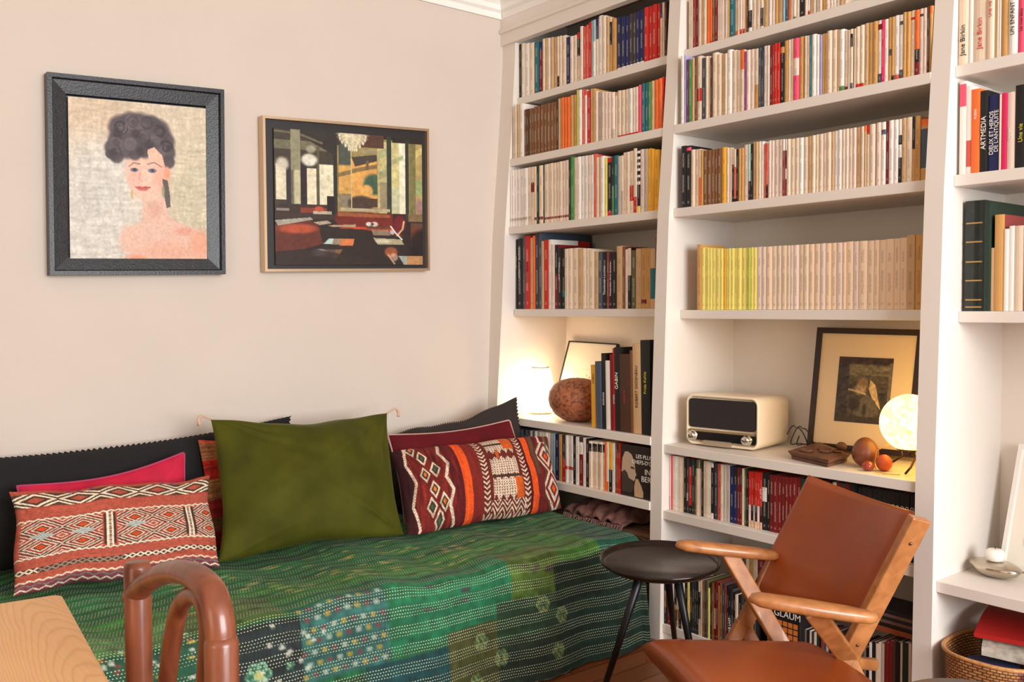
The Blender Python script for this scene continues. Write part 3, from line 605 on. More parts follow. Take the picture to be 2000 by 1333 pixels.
X3 = np.minimum(AA, XR-.04)+ox+ux*(flare*.35+wave*.3); Y3 = -(np.minimum(BB, -YF-.04)+oy+uy*(flare+wave)); Z3 = ZT+und*(1-np.clip(drop/.1, 0, 1))-drop
Z3 = np.maximum(Z3, .004+.004*np.sin(AA*40)**2); 
X3 = np.minimum(X3, -.006)
cols = np.zeros(AA.shape+(3,)); base = np.array([24, 92, 56.])
cv = Canvas(AA.shape[1], AA.shape[0], (26, 96, 52))
def U_(x): return (x-A[0])/(A[-1]-A[0])
def V_(b): return b/B[-1]
# stripes of different greens on the top, then patches on the front drop
for b0, b1, c in [(0, .1, (30, 78, 50)), (.1, .2, (26, 100, 50)), (.2, .3, (16, 70, 60)), (.3, .42, (36, 112, 42)), (.42, .5, (22, 84, 40)), (.5, .62, (30, 106, 56)), (.62, .74, (20, 86, 40)), (.74, .9, (44, 104, 36))]:
    cv.rect(0, V_(b0), 1, V_(b1), c, .85)
FB = -YF-.04
def patch(x0, x1, d0, d1, c, al=1.0): x0 -= .07*(x0 > XL+.1); x1 -= .07*(x1 < XR); cv.rect(U_(x0), V_(FB+d0), U_(x1), V_(FB+d1), c, al)
patch(XL, XR+.4, -.02, .5, (28, 92, 54))
for args in [(-2.8, -1.95, .0, .5, (22, 90, 48)), (-1.95, -1.62, -.12, .02, (70, 110, 60)), (-1.62, -1.36, -.16, .02, (66, 92, 40)),
             (-1.05, -.60, -.05, .20, (26, 104, 66)), (-.60, -.38, -.08, .14, (74, 100, 36)), (-.38, -.2, -.10, .05, (60, 110, 40)),
             (-1.55, -1.33, .03, .24, (30, 40, 40)), (-1.33, -1.06, .0, .22, (44, 92, 84)), (-1.9, -1.55, .02, .24, (30, 74, 52)),
             (-1.9, -1.5, .26, .5, (24, 70, 66)), (-1.5, -1.14, .24, .5, (34, 58, 34)), (-1.14, -.86, .22, .5, (20, 62, 62)), (-.86, -.66, .18, .5, (66, 68, 30)),
             (-.66, -.42, .14, .26, (30, 56, 34)), (-.66, -.36, .26, .5, (30, 44, 30)), (-.42, XR+.4, .05, .5, (18, 44, 32)), (-.2, XR+.4, -.2, .05, (20, 78, 62))]: patch(*args)
cv.noise(.10, 40, 3, 1).noise(.10, 3, 3, 2).noise(.05, 1, 1, 4)
rq = np.random.default_rng(11)
asp = (B[-1])/(A[-1]-A[0])
def dots(x0, x1, d0, d1, n, pal, rx=.008, ry=.005):
    for i in range(n):
        x, d = rq.uniform(x0, x1), rq.uniform(d0, d1); c = pal[rq.integers(len(pal))]
        cv.ell(U_(x), V_(FB+d), rx*rq.uniform(.7, 1.3)/(A[-1]-A[0]), ry/B[-1], c, .85, soft=.5)
for j in range(7):                             # woven spots in slanting rows on the teal patch
    for i in range(9):
        x = -1.395+i*.031+(j % 2)*.015; d = .015+j*.031
        if x < -1.135: cv.ell(U_(x), V_(FB+d), .0095/(A[-1]-A[0]), .0055/B[-1], [(176, 146, 50), (120, 50, 56), (170, 178, 160)][(i+j) % 3], .8, soft=.5)
dots(-2.1, -1.6, .0, .3, 160, [(200, 170, 60), (140, 50, 50), (220, 215, 200)], .007, .004)
dots(-1.7, -.2, -.5, -.1, 170, [(196, 160, 74), (190, 180, 110), (60, 130, 90)], .02, .004)
dots(-1.0, -.5, -.1, .12, 16, [(70, 44, 58)], .016, .006)
def flower(x, d, r, c1, c2):
    for k in range(6): a = k*math.pi/3; cv.ell(U_(x+r*math.cos(a)), V_(FB+d+r*math.sin(a)), r*.62/(A[-1]-A[0]), r*.62/B[-1], c1, .9, soft=.3); cv.ell(U_(x+r*math.cos(a)), V_(FB+d+r*math.sin(a)), r*.4/(A[-1]-A[0]), r*.4/B[-1], (34, 84, 62), .9, soft=.3)
    cv.ell(U_(x), V_(FB+d), r*.5/(A[-1]-A[0]), r*.5/B[-1], c2, .9, soft=.3)
flower(-1.53, .16, .022, (130, 190, 150), (200, 190, 110)); flower(-1.60, .20, .02, (130, 190, 150), (200, 190, 110)); flower(-1.44, .155, .008, (110, 170, 140), (180, 180, 110))
for x, d in [(-.80, .24), (-.72, .31), (-.83, .36), (-.55, .17), (-.47, .22), (-.50, .33)]: flower(x, d, .017, (150, 152, 84), (60, 70, 36))
dots(-1.55, -1.33, .03, .24, 14, [(210, 210, 190)], .006, .006)
def mat_quilt():
    m, nt, b = nm('stitched_quilt'); L = nt.links.new
    a = nt.nodes.new('ShaderNodeVertexColor'); a.layer_name = 'Col'
    uv = nt.nodes.new('ShaderNodeUVMap'); uv.uv_map = 'UVMap'
    def M(op, x, y=None, z=None):
        n = nt.nodes.new('ShaderNodeMath'); n.operation = op
        for i, q in enumerate((x, y, z)):
            if q is None: continue
            if isinstance(q, (int, float)): n.inputs[i].default_value = q
            else: L(q, n.inputs[i])
        return n.outputs[0]
    nz = nt.nodes.new('ShaderNodeTexNoise'); nz.inputs['Scale'].default_value = 6; L(uv.outputs[0], nz.inputs['Vector'])
    nf = nt.nodes.new('ShaderNodeTexNoise'); nf.inputs['Scale'].default_value = 45; L(uv.outputs[0], nf.inputs['Vector'])
    sx = nt.nodes.new('ShaderNodeSeparateXYZ'); L(uv.outputs[0], sx.inputs[0])
    v = M('ADD', M('ADD', sx.outputs[1], M('MULTIPLY', nz.outputs['Fac'], .011)), M('MULTIPLY', nf.outputs['Fac'], .0035))
    v = M('ADD', v, M('MULTIPLY', sx.outputs[0], -.02))
    u = sx.outputs[0]
    band = M('FRACT', M('DIVIDE', v, .054)); inband = M('LESS_THAN', band, .60)
    rowp = M('FRACT', M('DIVIDE', v, .0090)); rowid = M('FLOOR', M('DIVIDE', v, .0090))
    inrow = M('LESS_THAN', M('ABSOLUTE', M('SUBTRACT', rowp, .5)), .16)
    off = M('FRACT', M('MULTIPLY', rowid, .37)); dash = M('LESS_THAN', M('FRACT', M('ADD', M('DIVIDE', u, .0088), off)), .42)
    st = M('MULTIPLY', M('MULTIPLY', inband, inrow), dash)
    nw = nt.nodes.new('ShaderNodeTexNoise'); nw.inputs['Scale'].default_value = 9; L(uv.outputs[0], nw.inputs['Vector'])
    st = M('MULTIPLY', st, M('MULTIPLY', nw.outputs['Fac'], 1.6))
    mx = nt.nodes.new('ShaderNodeMix'); mx.data_type = 'RGBA'; L(st, mx.inputs[0]); L(a.outputs['Color'], mx.inputs[6]); mx.inputs[7].default_value = (*lin((206, 210, 174)), 1)
    L(mx.outputs[2], b.inputs['Base Color']); b.inputs['Roughness'].default_value = .75; b.inputs['Specular IOR Level'].default_value = .35; b.inputs['Sheen Weight'].default_value = .03
    mp = nt.nodes.new('ShaderNodeMapping'); mp.inputs['Scale'].default_value = (170, 22, 1); L(uv.outputs[0], mp.inputs[0])
    n2 = nt.nodes.new('ShaderNodeTexNoise'); n2.inputs['Scale'].default_value = 1; n2.inputs['Distortion'].default_value = .6; L(mp.outputs[0], n2.inputs[0])
    bp = nt.nodes.new('ShaderNodeBump'); bp.inputs['Strength'].default_value = .9; bp.inputs['Distance'].default_value = .006; L(n2.outputs['Fac'], bp.inputs['Height'])
    b2 = nt.nodes.new('ShaderNodeBump'); b2.inputs['Strength'].default_value = .8; b2.inputs['Distance'].default_value = .003; b2.invert = True; L(M('MULTIPLY', inband, inrow), b2.inputs['Height']); L(bp.outputs[0], b2.inputs['Normal'])
    L(b2.outputs[0], b.inputs['Normal']); return m
org = np.array([-1.4, -.55, ZT])
qo = grid_obj('patchwork_quilt', np.stack([X3, Y3, Z3], -1)-org, cv.linear(), mat_quilt(), uvs=np.stack([AA, BB], -1)); qo.location = org
tag(qo, 'green patchwork quilt with rows of white running stitches draped over the daybed', 'quilt')
# ---------------------------------------------------------------- cushions
DK = mat('charcoal_linen', (20, 18, 19), .95, var=.15, vscale=40, bump=.3, bscale=500)
DK2 = mat('dark_brown_linen', (46, 37, 33), .95, var=.1, vscale=40, bump=.3, bscale=500)
PINK = mat('pink_velvet', (186, 30, 60), .7, var=.2, vscale=14, sheen=.6, spec=.2)
MARO = mat('maroon_velvet', (92, 14, 22), .7, var=.2, vscale=14, sheen=.5, spec=.2)
GREEN = mat('olive_velvet', (68, 68, 12), .75, var=.28, vscale=7, sheen=.9, spec=.15, bump=.2, bscale=180)
PIPE = mat('pale_piping', (196, 150, 140), .7); PIPE2 = mat('mauve_piping', (160, 50, 90), .7)
zb = ZT+.02
cushion('long_cushion', 'long charcoal cushion with ragged seam against the wall at the left edge', [(-2.42, -.17, zb), (-1.0, -.17, zb), aY(-.075, 566, 814), aY(-.075, -160, 905)],   .075, DK, res=(140, 60), ce=.03, wr=.007, zig=True, seed=2, topdip=.05)
cushion('long_cushion', 'dark brown cushion with wavy seam whose pointed corner touches the lamp shelf', [(-.70, -.22, zb), (-.04, -.33, zb), aX(-.025, 1011, 777), aY(-.08, 760, 848)], .065, DK2, res=(120, 60), ce=.02, wr=.012, zig=True, seed=5, topdip=.055, edge=.006)
cushion('velvet_cushion', 'bright pink velvet cushion with piping behind the salmon kilim cushion', [aZ(zb, 50, 1126), aZ(zb, 385, 1080), aY(-.23, 360, 884), aY(-.23, 33, 950)], .04, PINK, res=(110, 60), piping=PIPE2, seed=8, wr=.006, topdip=.06, ce=.03, pw=.4)
cushion('velvet_cushion', 'maroon velvet cushion with pale piping behind the striped kilim cushion', [(-.68, -.40, zb), (-.06, -.46, zb), aX(-.09, 995, 821), aY(-.22, 757, 850)], .045, MARO, res=(110, 60), piping=PIPE, seed=9, wr=.007, topdip=.03, ce=.02, pw=.4)
# striped rust kilim cushion seen edge-on behind the green one
cs = Canvas(120, 160, (150, 40, 30))
for a, b_, c in [(0, .03, (190, 70, 50)), (.03, .2, (150, 96, 60)), (.2, .38, (160, 34, 26)), (.38, .56, (146, 100, 58)), (.56, .72, (140, 34, 28)), (.72, .84, (130, 84, 54)), (.84, 1, (130, 24, 30))]: cs.rect(0, a, 1, b_, c)
cs.noise(.16, 30, 1, 3).noise(.1, 2, 2, 4)
KIL = mat_attr('kilim_weave', .95, bump=.5, bscale=700)
cushion('kilim_cushion', 'rust striped woven cushion half hidden at the left side of the green velvet one', [(-1.385, -.33, zb), (-.98, -.30, zb), (-.95, -.15, .74), aY(-.15, 387, 860)], .045, KIL, colors=cs.linear(), ce=.02, seed=12)
# salmon kilim
def lozenges(c, x0, x1, y0, y1, px, py, cols, wd=.12, ph=0.0):
    X = (c.X-x0)/(x1-x0); Y = (c.Y-y0)/(y1-y0); box = (X >= 0) & (X < 1) & (Y >= 0) & (Y < 1)
    f = (np.abs(((X/px+ph) % 1)-.5)*2+np.abs(((Y/py) % 1)-.5)*2)/2     # 0 centre .. 1 corner
    for lo, hi, col in cols: c.put(box & (f >= lo) & (f < hi), col)
    return f, box
def zigzag(c, y, amp, n, wd, rgb, x0=0.0, x1=1.0, al=1.0):
    tri = np.abs(((c.X*n) % 1)-.5)*2; c.put((np.abs(c.Y-(y+amp*(tri-.5))) < wd) & (c.X >= x0) & (c.X <= x1), rgb, al)
S = (172, 82, 64); W_ = (226, 208, 182); D_ = (74, 50, 38); Rd = (150, 50, 42)
c = Canvas(330, 190, S)
c.rect(0, 0, 1, .03, (182, 84, 64))
for x in (.26, .31, .37, .73, .78): c.ell(x, .035, .008, .014, (70, 80, 130), 1, .3)
c.rect(0, .055, 1, .20, D_); lozenges(c, 0, 1, .055, .20, .2, 1.0, [(.0, .22, S), (.36, .50, W_), (.62, .74, W_), (.86, 1.0, (90, 62, 44))])
c.rect(0, .325, 1, .34, D_); zigzag(c, .335, .012, 26, .007, W_)
c.rect(.02, .345, 1, .69, (168, 72, 56))
for x0, x1 in ((.02, .40), (.47, .83), (.88, 1.04)):
    f, box = lozenges(c, x0, x1, .345, .69, .5 if x1-x0 > .2 else 1.0, .5, [(0, .14, (200, 72, 30)), (.14, .2, D_), (.2, .27, W_), (.27, .36, Rd), (.36, .43, W_), (.43, .5, D_), (.5, .57, W_), (.57, .68, (120, 44, 40)), (.68, .75, W_), (.75, .84, Rd), (.84, .9, W_)])
for cx in (.12, .31, .56): c.poly([(cx-.06, .50), (cx, .465), (cx+.06, .50), (cx, .535)], (168, 190, 186))
chk = ((np.floor(c.X*165)+np.floor(c.Y*95)) % 2 == 0) & (c.Y > .345) & (c.Y < .69); c.put(chk & (c.a.mean(-1) > 150), (150, 110, 90), .55)
for x in (.435, .855):
    c.rect(x-.030, .36, x+.030, .67, D_); c.rect(x-.016, .345, x-.006, .69, W_); c.rect(x+.006, .345, x+.016, .69, W_)
    c.put((np.abs(c.X-x) < .006) & ((np.floor(c.Y*110) % 2) == 0) & (c.Y > .36) & (c.Y < .68), (200, 170, 150))
c.rect(0, .69, 1, .705, D_); zigzag(c, .695, .012, 30, .007, W_)
c.rect(0, .79, 1, .835, D_); lozenges(c, 0, 1, .79, .835, .04, 1.0, [(.3, .62, W_)]); c.rect(.1, .79, .5, .835, D_, .5)
zigzag(c, .905, .014, 24, .007, W_); c.rect(0, .92, 1, 1, (128, 62, 72)); zigzag(c, .94, .02, 14, .006, (120, 110, 100)); zigzag(c, .975, .02, 18, .006, W_)
c.rect(0, .20, 1, .215, (172, 76, 58)); c.noise(.05, 60, 1, 5).noise(.07, 2, 2, 6)
cushion('kilim_cushion', 'salmon red woven cushion with white lozenge bands at the left end of the daybed', [aZ(zb, 22, 1166), aZ(zb, 432, 1104), aY(-.32, 408, 932), aY(-.32, 20, 962)], .085, KIL, colors=c.linear(), ce=.022, seed=21, wr=.012, pw=.40, edge=.005)
# striped red kilim with upright bands
M1 = (108, 30, 28); D2 = (72, 48, 38); OR = (226, 84, 30)
c = Canvas(340, 190, M1)
c.rect(0, 0, .05, 1, (60, 22, 24)); c.rect(.05, 0, .30, 1, (112, 34, 28)); c.rect(.255, 0, .36, 1, (96, 26, 28))
def vzig(c, x, amp, n, wd, rgb, y0=0, y1=1): tri = np.abs(((c.Y*n) % 1)-.5)*2; c.put((np.abs(c.X-(x+amp*(tri-.5))) < wd) & (c.Y >= y0) & (c.Y <= y1), rgb)
vzig(c, .05, .03, 2, .007, W_); vzig(c, .245, .03, 3, .009, W_)
for i, (x, y) in enumerate([(.09, .06), (.13, .2), (.12, .42), (.18, .38), (.155, .62), (.13, .80), (.20, .78), (.17, .94)]):
    for k, col in ((.055, W_), (.036, D2), (.018, [(222, 120, 40), (60, 90, 60)][i % 2])): c.poly([(x-k*.55, y), (x, y-k*2.0), (x+k*.55, y), (x, y+k*2.0)], col)
c.noise(.15, 3, 20, 7)
c.rect(.325, 0, .375, 1, OR); c.rect(.775, 0, .815, 1, OR)
c.rect(.375, 0, .46, 1, (120, 36, 30)); c.rect(.44, 0, .74, 1, (104, 38, 30)); c.rect(.74, 0, .775, 1, (84, 20, 22))
for x in (.465, .735):                         # herringbone
    c.put((np.abs(c.X-x) < .02) & ((((c.Y*18)+np.abs(c.X-x)*30) % 1) < .42), W_)
Y0 = .14
tooth = .05*np.abs(((c.X*22) % 1)-.5)*2
for a, b_ in ((.03, .24), (.40, .56), (.64, .80)):
    m_ = (c.X > .51) & (c.X < .69) & (c.Y > a-tooth) & (c.Y < b_+tooth*1.5)
    c.put(m_ & (((c.X*60) % 1 < .62) | ((c.Y*34) % 1 < .5)), W_)
for a, b_ in ((.13, .17), (.585, .615)): c.rect(.51, a, .69, b_, D2)
c.rect(.63, .04, .70, .24, (206, 92, 34)); c.rect(.66, .62, .71, .86, (206, 92, 34)); c.rect(.56, .26, .58, .38, (196, 88, 40))
c.put((c.Y > .86) & (c.X > .49) & (c.X < .73) & ((((c.Y*20)+np.abs(((c.X*16) % 1)-.5)*3) % 1) < .42), W_)
c.rect(.815, 0, .86, 1, (104, 34, 30)); c.rect(.83, .02, .855, .6, (84, 82, 52), .7)
f, box = lozenges(c, .865, 1.01, .12, 1.0, 1.0, .5, [(0, .12, OR), (.12, .22, M1), (.22, .36, W_), (.36, .5, (120, 34, 30)), (.5, .62, W_), (.62, .72, (92, 60, 44))])
c.rect(.95, 0, .965, .3, (84, 100, 56)); c.rect(.90, 0, .915, .14, W_)
chk = ((np.floor(c.X*110)+np.floor(c.Y*62)) % 2 == 0); c.put(chk & (c.a.min(-1) > 150), (150, 100, 84), .4)
c.noise(.07, 2, 2, 9).noise(.05, 4, 60, 10)
KB = [aZ(zb, 796, 1047), aX(-.03, 1098, 995), aX(-.04, 1067, 852), aY(-.30, 764, 884)]
cushion('kilim_cushion', 'dark red woven cushion with two orange stripes and white motifs beside the bookcase', KB, .085, KIL, colors=c.linear(), ce=.014, seed=25, wr=.010, pw=.42, edge=.003)
gc, gP, gn = cushion('velvet_cushion', 'large olive green velvet cushion with tasselled corners in the middle of the daybed', [aZ(zb, 428, 1100), aZ(zb, 788, 1046), aY(-.27, 757, 806), aY(-.27, 410, 819)],   .115, GREEN, res=(150, 100), ce=.035, wr=.030, seed=31, topdip=.03, pw=.45, edge=.003)
TM = mat('tassel_thread', (206, 168, 138), .9, bump=.4, bscale=300)
for k, sgn in ((0, -1), (-1, 1)):
    p = gP[0, k]-np.array(gc.location); q = []
    for t in np.linspace(0, 1, 9): q.append(p+np.array([sgn*.045*math.sin(t*1.9), -.012*t, .018*math.sin(t*2.6)-.045*max(0, t-.45)]))
    MB().sweep(q, [.0025+.004*t for t in np.linspace(0, 1, 9)], n=8).build('tassel', TM, gc, smooth=True)
# ---------------------------------------------------------------- pictures on the pale wall
def quad_frame(name, label, q, wd, d0, d1, mframe, steps, art_inset, art, art_res, matt=None, cat='painting', back=(0, 1, 0), artname='canvas', group=None, depth_art=None):
    # q = outer corners tl, tr, br, bl ; steps = (inset m, height) profile of the moulding ; normal points into the room
    tl, tr, br, bl = [np.array(p, float) for p in q]
    n0 = np.cross(bl-tl, tr-tl); dr = br-CAM; br = CAM+dr*((tl-CAM)@n0)/(dr@n0); org = (bl+br)/2      # keep the frame flat
    W = np.linalg.norm(tr-tl); H = np.linalg.norm(bl-tl); n = np.cross(bl-tl, tr-tl); n /= np.linalg.norm(n)
    if n @ (CAM-org) < 0: n = -n
    def P(u, v, h): a = tl*(1-u)+tr*u; b = bl*(1-u)+br*u; return a*(1-v)+b*v+n*h-org
    e = empty(name, org, label, cat, group)
    mb = MB(); vs = []; fs = []
    for ins, h in steps:
        iu, iv = ins/W, ins/H; vs += [P(iu, iv, h), P(1-iu, iv, h), P(1-iu, 1-iv, h), P(iu, 1-iv, h)]
    for i in range(len(steps)-1):
        for k in range(4): fs.append((4*i+k, 4*i+(k+1) % 4, 4*i+4+(k+1) % 4, 4*i+4+k))
    mb.add(vs, fs).build('frame', mframe, e)
    if matt is not None:
        ins, h, mm, nm_ = matt; iu, iv = ins/W, ins/H
        MB().add([P(iu, iv, h), P(1-iu, iv, h), P(1-iu, 1-iv, h), P(iu, 1-iv, h), P(iu, iv, h-.002), P(1-iu, iv, h-.002), P(1-iu, 1-iv, h-.002), P(iu, 1-iv, h-.002)], [(0, 1, 2, 3), (7, 6, 5, 4), (0, 4, 5, 1), (1, 5, 6, 2), (2, 6, 7, 3), (3, 7, 4, 0)]).build(nm_, mm, e)
    if art is not None:
        a = art.linear(); h_, w_ = a.shape[:2]; (u0, v0, u1, v1), hh = art_inset
        G = np.array([[P(u0+(u1-u0)*i/(w_-1), v0+(v1-v0)*j/(h_-1), hh) for i in range(w_)] for j in range(h_)])
        o = grid_obj(artname, G, a, mat_attr('painted_canvas', .55, bump=.25, bscale=500, spec=.35) if artname == 'canvas' else mat_attr('photo_print', .35), e, smooth=False)
        # edge of the stretched canvas
        t = .006 if artname == 'canvas' else .0008
        c = [P(u0, v0, hh-.0005), P(u1, v0, hh-.0005), P(u1, v1, hh-.0005), P(u0, v1, hh-.0005)]; c2 = [p-n*t for p in c]
        MB().add(c+c2, [(0, 1, 2, 3), (7, 6, 5, 4), (0, 4, 5, 1), (1, 5, 6, 2), (2, 6, 7, 3), (3, 7, 4, 0)]).build(artname+'_edge', mat('canvas_edge', (70, 56, 48), .8), e)
    return e
yp = -.045
# portrait of a woman with piled dark hair, loosely brushed
c = Canvas(230, 250, (208, 192, 168))
c.ell(.15, .75, .35, .45, (206, 202, 194), .8, .9); c.ell(.30, .5, .25, .28, (204, 200, 190), .6, .9); c.ell(.9, .55, .22, .4, (196, 188, 160), .6, .9); c.ell(.2, .1, .3, .15, (206, 180, 150), .5, .9)
c.noise(.035, 14, 3, 31).noise(.03, 4, 14, 32).noise(.02, 2, 2, 33)
c.ell(.16, .30, .03, .03, (226, 216, 200), .7, .8); c.ell(.1, .6, .02, .06, (150, 140, 126), .3, .9)
SK = (222, 180, 160)
c.poly([(.36, .86), (.40, .80), (.50, .765), (.515, .62), (.68, .60), (.70, .72), (.78, .76), (.88, .79), (.98, .83), (1, .88), (1, 1), (.46, 1), (.38, .94)], SK, .9)
c.ell(.42, .88, .08, .09, SK, .8, .5); c.ell(.95, .90, .08, .09, (224, 150, 116), .6, .7); c.ell(.82, .82, .07, .025, (214, 140, 118), .6, .8); c.ell(.70, .95, .18, .06, (222, 160, 136), .6, .9); c.ell(.46, 1.0, .07, .025, (226, 130, 92), .7, .8)
c.ell(.60, .68, .05, .05, (206, 152, 132), .5, .9)
c.ell(.545, .44, .155, .185, (228, 190, 168), 1, .12, -.12); c.ell(.53, .55, .09, .075, (228, 190, 168), 1, .3)
c.ell(.66, .47, .06, .10, (222, 150, 128), .45, .9); c.ell(.46, .48, .05, .07, (230, 164, 146), .4, .9)
HR = (78, 68, 72); rq3 = np.random.default_rng(17)
for x, y, r in [(.36, .17, .085), (.43, .14, .08), (.50, .15, .09), (.58, .14, .07), (.63, .18, .09), (.68, .24, .075), (.70, .31, .06), (.34, .25, .07), (.30, .30, .055), (.33, .35, .05), (.40, .29, .08), (.48, .25, .10), (.56, .22, .09), (.53, .30, .06), (.46, .33, .045), (.71, .37, .045), (.28, .34, .03), (.62, .26, .06)]:
    c.ell(x, y, r, r*.92, HR, .92, .35)
for x, y, r in [(.38, .18, .05), (.52, .17, .05), (.60, .23, .05), (.42, .27, .05), (.66, .30, .04)]: c.ell(x, y, r, r*.7, (116, 104, 108), .55, .9)
for t_ in range(60):
    a_ = rq3.uniform(0, 2*math.pi); bx, by = [(.36, .17), (.45, .13), (.55, .13), (.64, .18), (.33, .27), (.31, .33), (.69, .28), (.43, .27), (.52, .22)][t_ % 9]; rr2 = rq3.uniform(.02, .055)
    c.line([(bx+rr2*math.cos(a_+k/5), by+rr2*.9*math.sin(a_+k/5)) for k in range(12)], rq3.uniform(.003, .006), [(56, 48, 50), (104, 94, 98), (70, 60, 64)][t_ % 3], .7)
for x, y, r in [(.34, .21, .03), (.47, .20, .03), (.57, .27, .035), (.50, .31, .03), (.31, .33, .025), (.71, .28, .02)]: c.ell(x, y, r, r, (50, 42, 44), .6, .8)
c.poly([(.55, .30), (.60, .28), (.66, .33), (.68, .40), (.62, .37), (.56, .36)], (232, 186, 160), .95)
c.line([(.415, .412), (.45, .388), (.495, .392)], .004, (120, 92, 86), .7); c.line([(.55, .392), (.60, .378), (.655, .405)], .004, (120, 92, 86), .7)
c.ell(.455, .432, .028, .013, (96, 100, 116), .95, .4); c.ell(.585, .432, .030, .014, (96, 100, 116), .95, .4); c.ell(.456, .430, .010, .010, (50, 50, 62), .9, .4); c.ell(.586, .430, .010, .010, (50, 50, 62), .9, .4)
c.line([(.50, .43), (.49, .49), (.51, .505)], .004, (208, 140, 124), .7)
c.poly([(.455, .540), (.49, .533), (.51, .537), (.535, .532), (.575, .538), (.54, .562), (.505, .566), (.475, .556)], (204, 96, 92), .9); c.line([(.458, .541), (.51, .547), (.572, .539)], .003, (160, 70, 70), .8)
c.poly([(.66, .48), (.70, .49), (.715, .58), (.72, .66), (.69, .67), (.67, .58)], (82, 76, 72), .9); c.ell(.665, .56, .012, .04, (150, 146, 110), .8, .5); c.ell(.435, .59, .010, .03, (200, 168, 100), .8, .5); c.ell(.695, .44, .02, .04, (226, 150, 118), .9, .4)
c.noise(.03, 3, 3, 35).noise(.02, 1, 1, 36)
FBK = mat('black_wood_frame', (40, 40, 44), .38, var=.3, vscale=60, bump=.5, bscale=160)
q1 = [aY(yp, 92, 140), aY(yp, 438, 175), aY(yp, 441, 536), aY(yp, 98, 538)]
quad_frame('portrait_painting', 'painted portrait of a dark-haired woman in a broad black frame on the pale wall', q1, .6, 0, 0, FBK,
           [(0, -.042), (0, 0), (.014, 0), (.018, -.012), (.060, -.022), (.064, -.034), (.10, -.034)], ((.112, .105, .895, .915), -.020), c, None, matt=(.05, -.036, mat('frame_backing', (26, 24, 26), .7), 'backing_board'))
# cafe interior
c = Canvas(300, 270, (44, 34, 30))
c.rect(0, 0, .40, .62, (66, 58, 46)); c.rect(0, .08, .38, .15, (110, 104, 80)); c.poly([(0, 0), (.12, .02), (.36, .16), (.40, .25), (.40, 0)], (50, 44, 38)); c.line([(.0, .02), (.15, .03), (.30, .09)], .008, (120, 110, 84), .8)
c.rect(.01, .26, .075, .52, (216, 206, 176)); c.rect(.075, .24, .11, .56, (56, 48, 54)); c.rect(.205, .28, .265, .58, (222, 212, 182)); c.rect(.16, .24, .205, .56, (44, 34, 40)); c.rect(.285, .25, .375, .58, (222, 214, 184)); c.rect(.375, .10, .40, .62, (46, 44, 38)); c.rect(.268, .12, .285, .58, (90, 82, 62))
c.rect(.105, 0, .165, .66, (142, 138, 108)); c.rect(.125, .30, .16, .64, (190, 182, 146)); c.rect(.105, .30, .118, .64, (104, 96, 78)); c.ell(.135, .63, .03, .03, (216, 170, 120), .8, .6)
c.ell(.05, .26, .04, .05, (206, 198, 176), .9, .5); c.ell(.22, .22, .05, .045, (228, 222, 204), .95, .4); c.ell(.23, .14, .03, .03, (170, 166, 140), .8, .5)
c.rect(.40, .03, .78, .60, (150, 132, 82)); c.rect(.41, .05, .49, .24, (78, 82, 70)); c.rect(.41, .25, .49, .50, (206, 158, 84)); c.rect(.41, .46, .49, .56, (132, 118, 96))
c.rect(.495, .18, .67, .56, (216, 160, 84)); c.poly([(.495, .18), (.67, .15), (.67, .20), (.52, .25)], (70, 62, 56)); c.line([(.41, .32), (.55, .27), (.67, .24)], .014, (122, 100, 64), .9, .9); c.rect(.595, .20, .612, .27, (110, 90, 60))
c.ell(.65, .38, .075, .08, (58, 88, 70), .95, .3); c.ell(.60, .43, .04, .045, (222, 168, 90), .95, .3); c.ell(.56, .53, .09, .06, (68, 58, 50), .95, .3); c.rect(.50, .49, .675, .555, (74, 54, 46)); c.rect(.49, .12, .498, .58, (196, 180, 130)); c.rect(.672, .06, .682, .56, (190, 170, 118))
c.rect(.685, .05, .745, .60, (190, 176, 122)); c.poly([(.685, .12), (.78, .08), (.78, .14), (.685, .18)], (150, 156, 112), .8); c.poly([(.685, .28), (.78, .24), (.78, .29), (.685, .34)], (150, 150, 110), .8); c.rect(.69, .36, .74, .57, (140, 126, 98), .8)
c.rect(.74, 0, .775, .62, (52, 58, 46)); c.rect(.775, .05, .83, .60, (200, 188, 132)); c.rect(.83, .05, .875, .60, (226, 222, 192)); c.poly([(.775, .18), (.86, .14), (.86, .17), (.775, .22)], (160, 164, 118), .8); c.rect(.775, .40, .83, .60, (188, 190, 160), .8)
c.rect(.875, .02, .90, .68, (50, 52, 44)); c.rect(.90, .05, 1, .62, (172, 150, 96)); c.rect(.905, .05, .95, .62, (120, 112, 70)); c.poly([(.95, .10), (1, .07), (1, .12), (.95, .16)], (206, 186, 120)); c.rect(.95, .33, 1, .45, (136, 160, 104), .8); c.ell(.975, .54, .03, .06, (156, 118, 120), .8, .5); c.rect(.895, .60, 1, .66, (122, 98, 68)); c.poly([(.40, .0), (.55, .0), (.50, .05), (.40, .10)], (60, 52, 44)); c.rect(.56, .0, .72, .10, (84, 56, 40)); c.rect(.56, .115, .665, .145, (150, 140, 104))
for i, (y, w_) in enumerate([(.01, .10), (.035, .095), (.06, .08), (.085, .055), (.11, .03)]):
    c.ell(.505, y, w_, .022, (214, 202, 166), .9, .4); 
    for k in range(-4, 5): c.ell(.505+k*w_/4.5, y+.012, .006, .012, [(238, 232, 208), (168, 150, 110)][k % 2], .9, .5)
c.rect(0, .55, .40, .66, (60, 46, 40)); c.rect(.33, .48, .385, .62, (36, 28, 26)); c.rect(.01, .58, .09, .60, (170, 160, 150), .7); c.rect(.16, .575, .33, .61, (150, 60, 40), .8); c.rect(.24, .595, .36, .62, (180, 166, 146)); c.ell(.28, .58, .03, .02, (190, 80, 50), .9, .4)
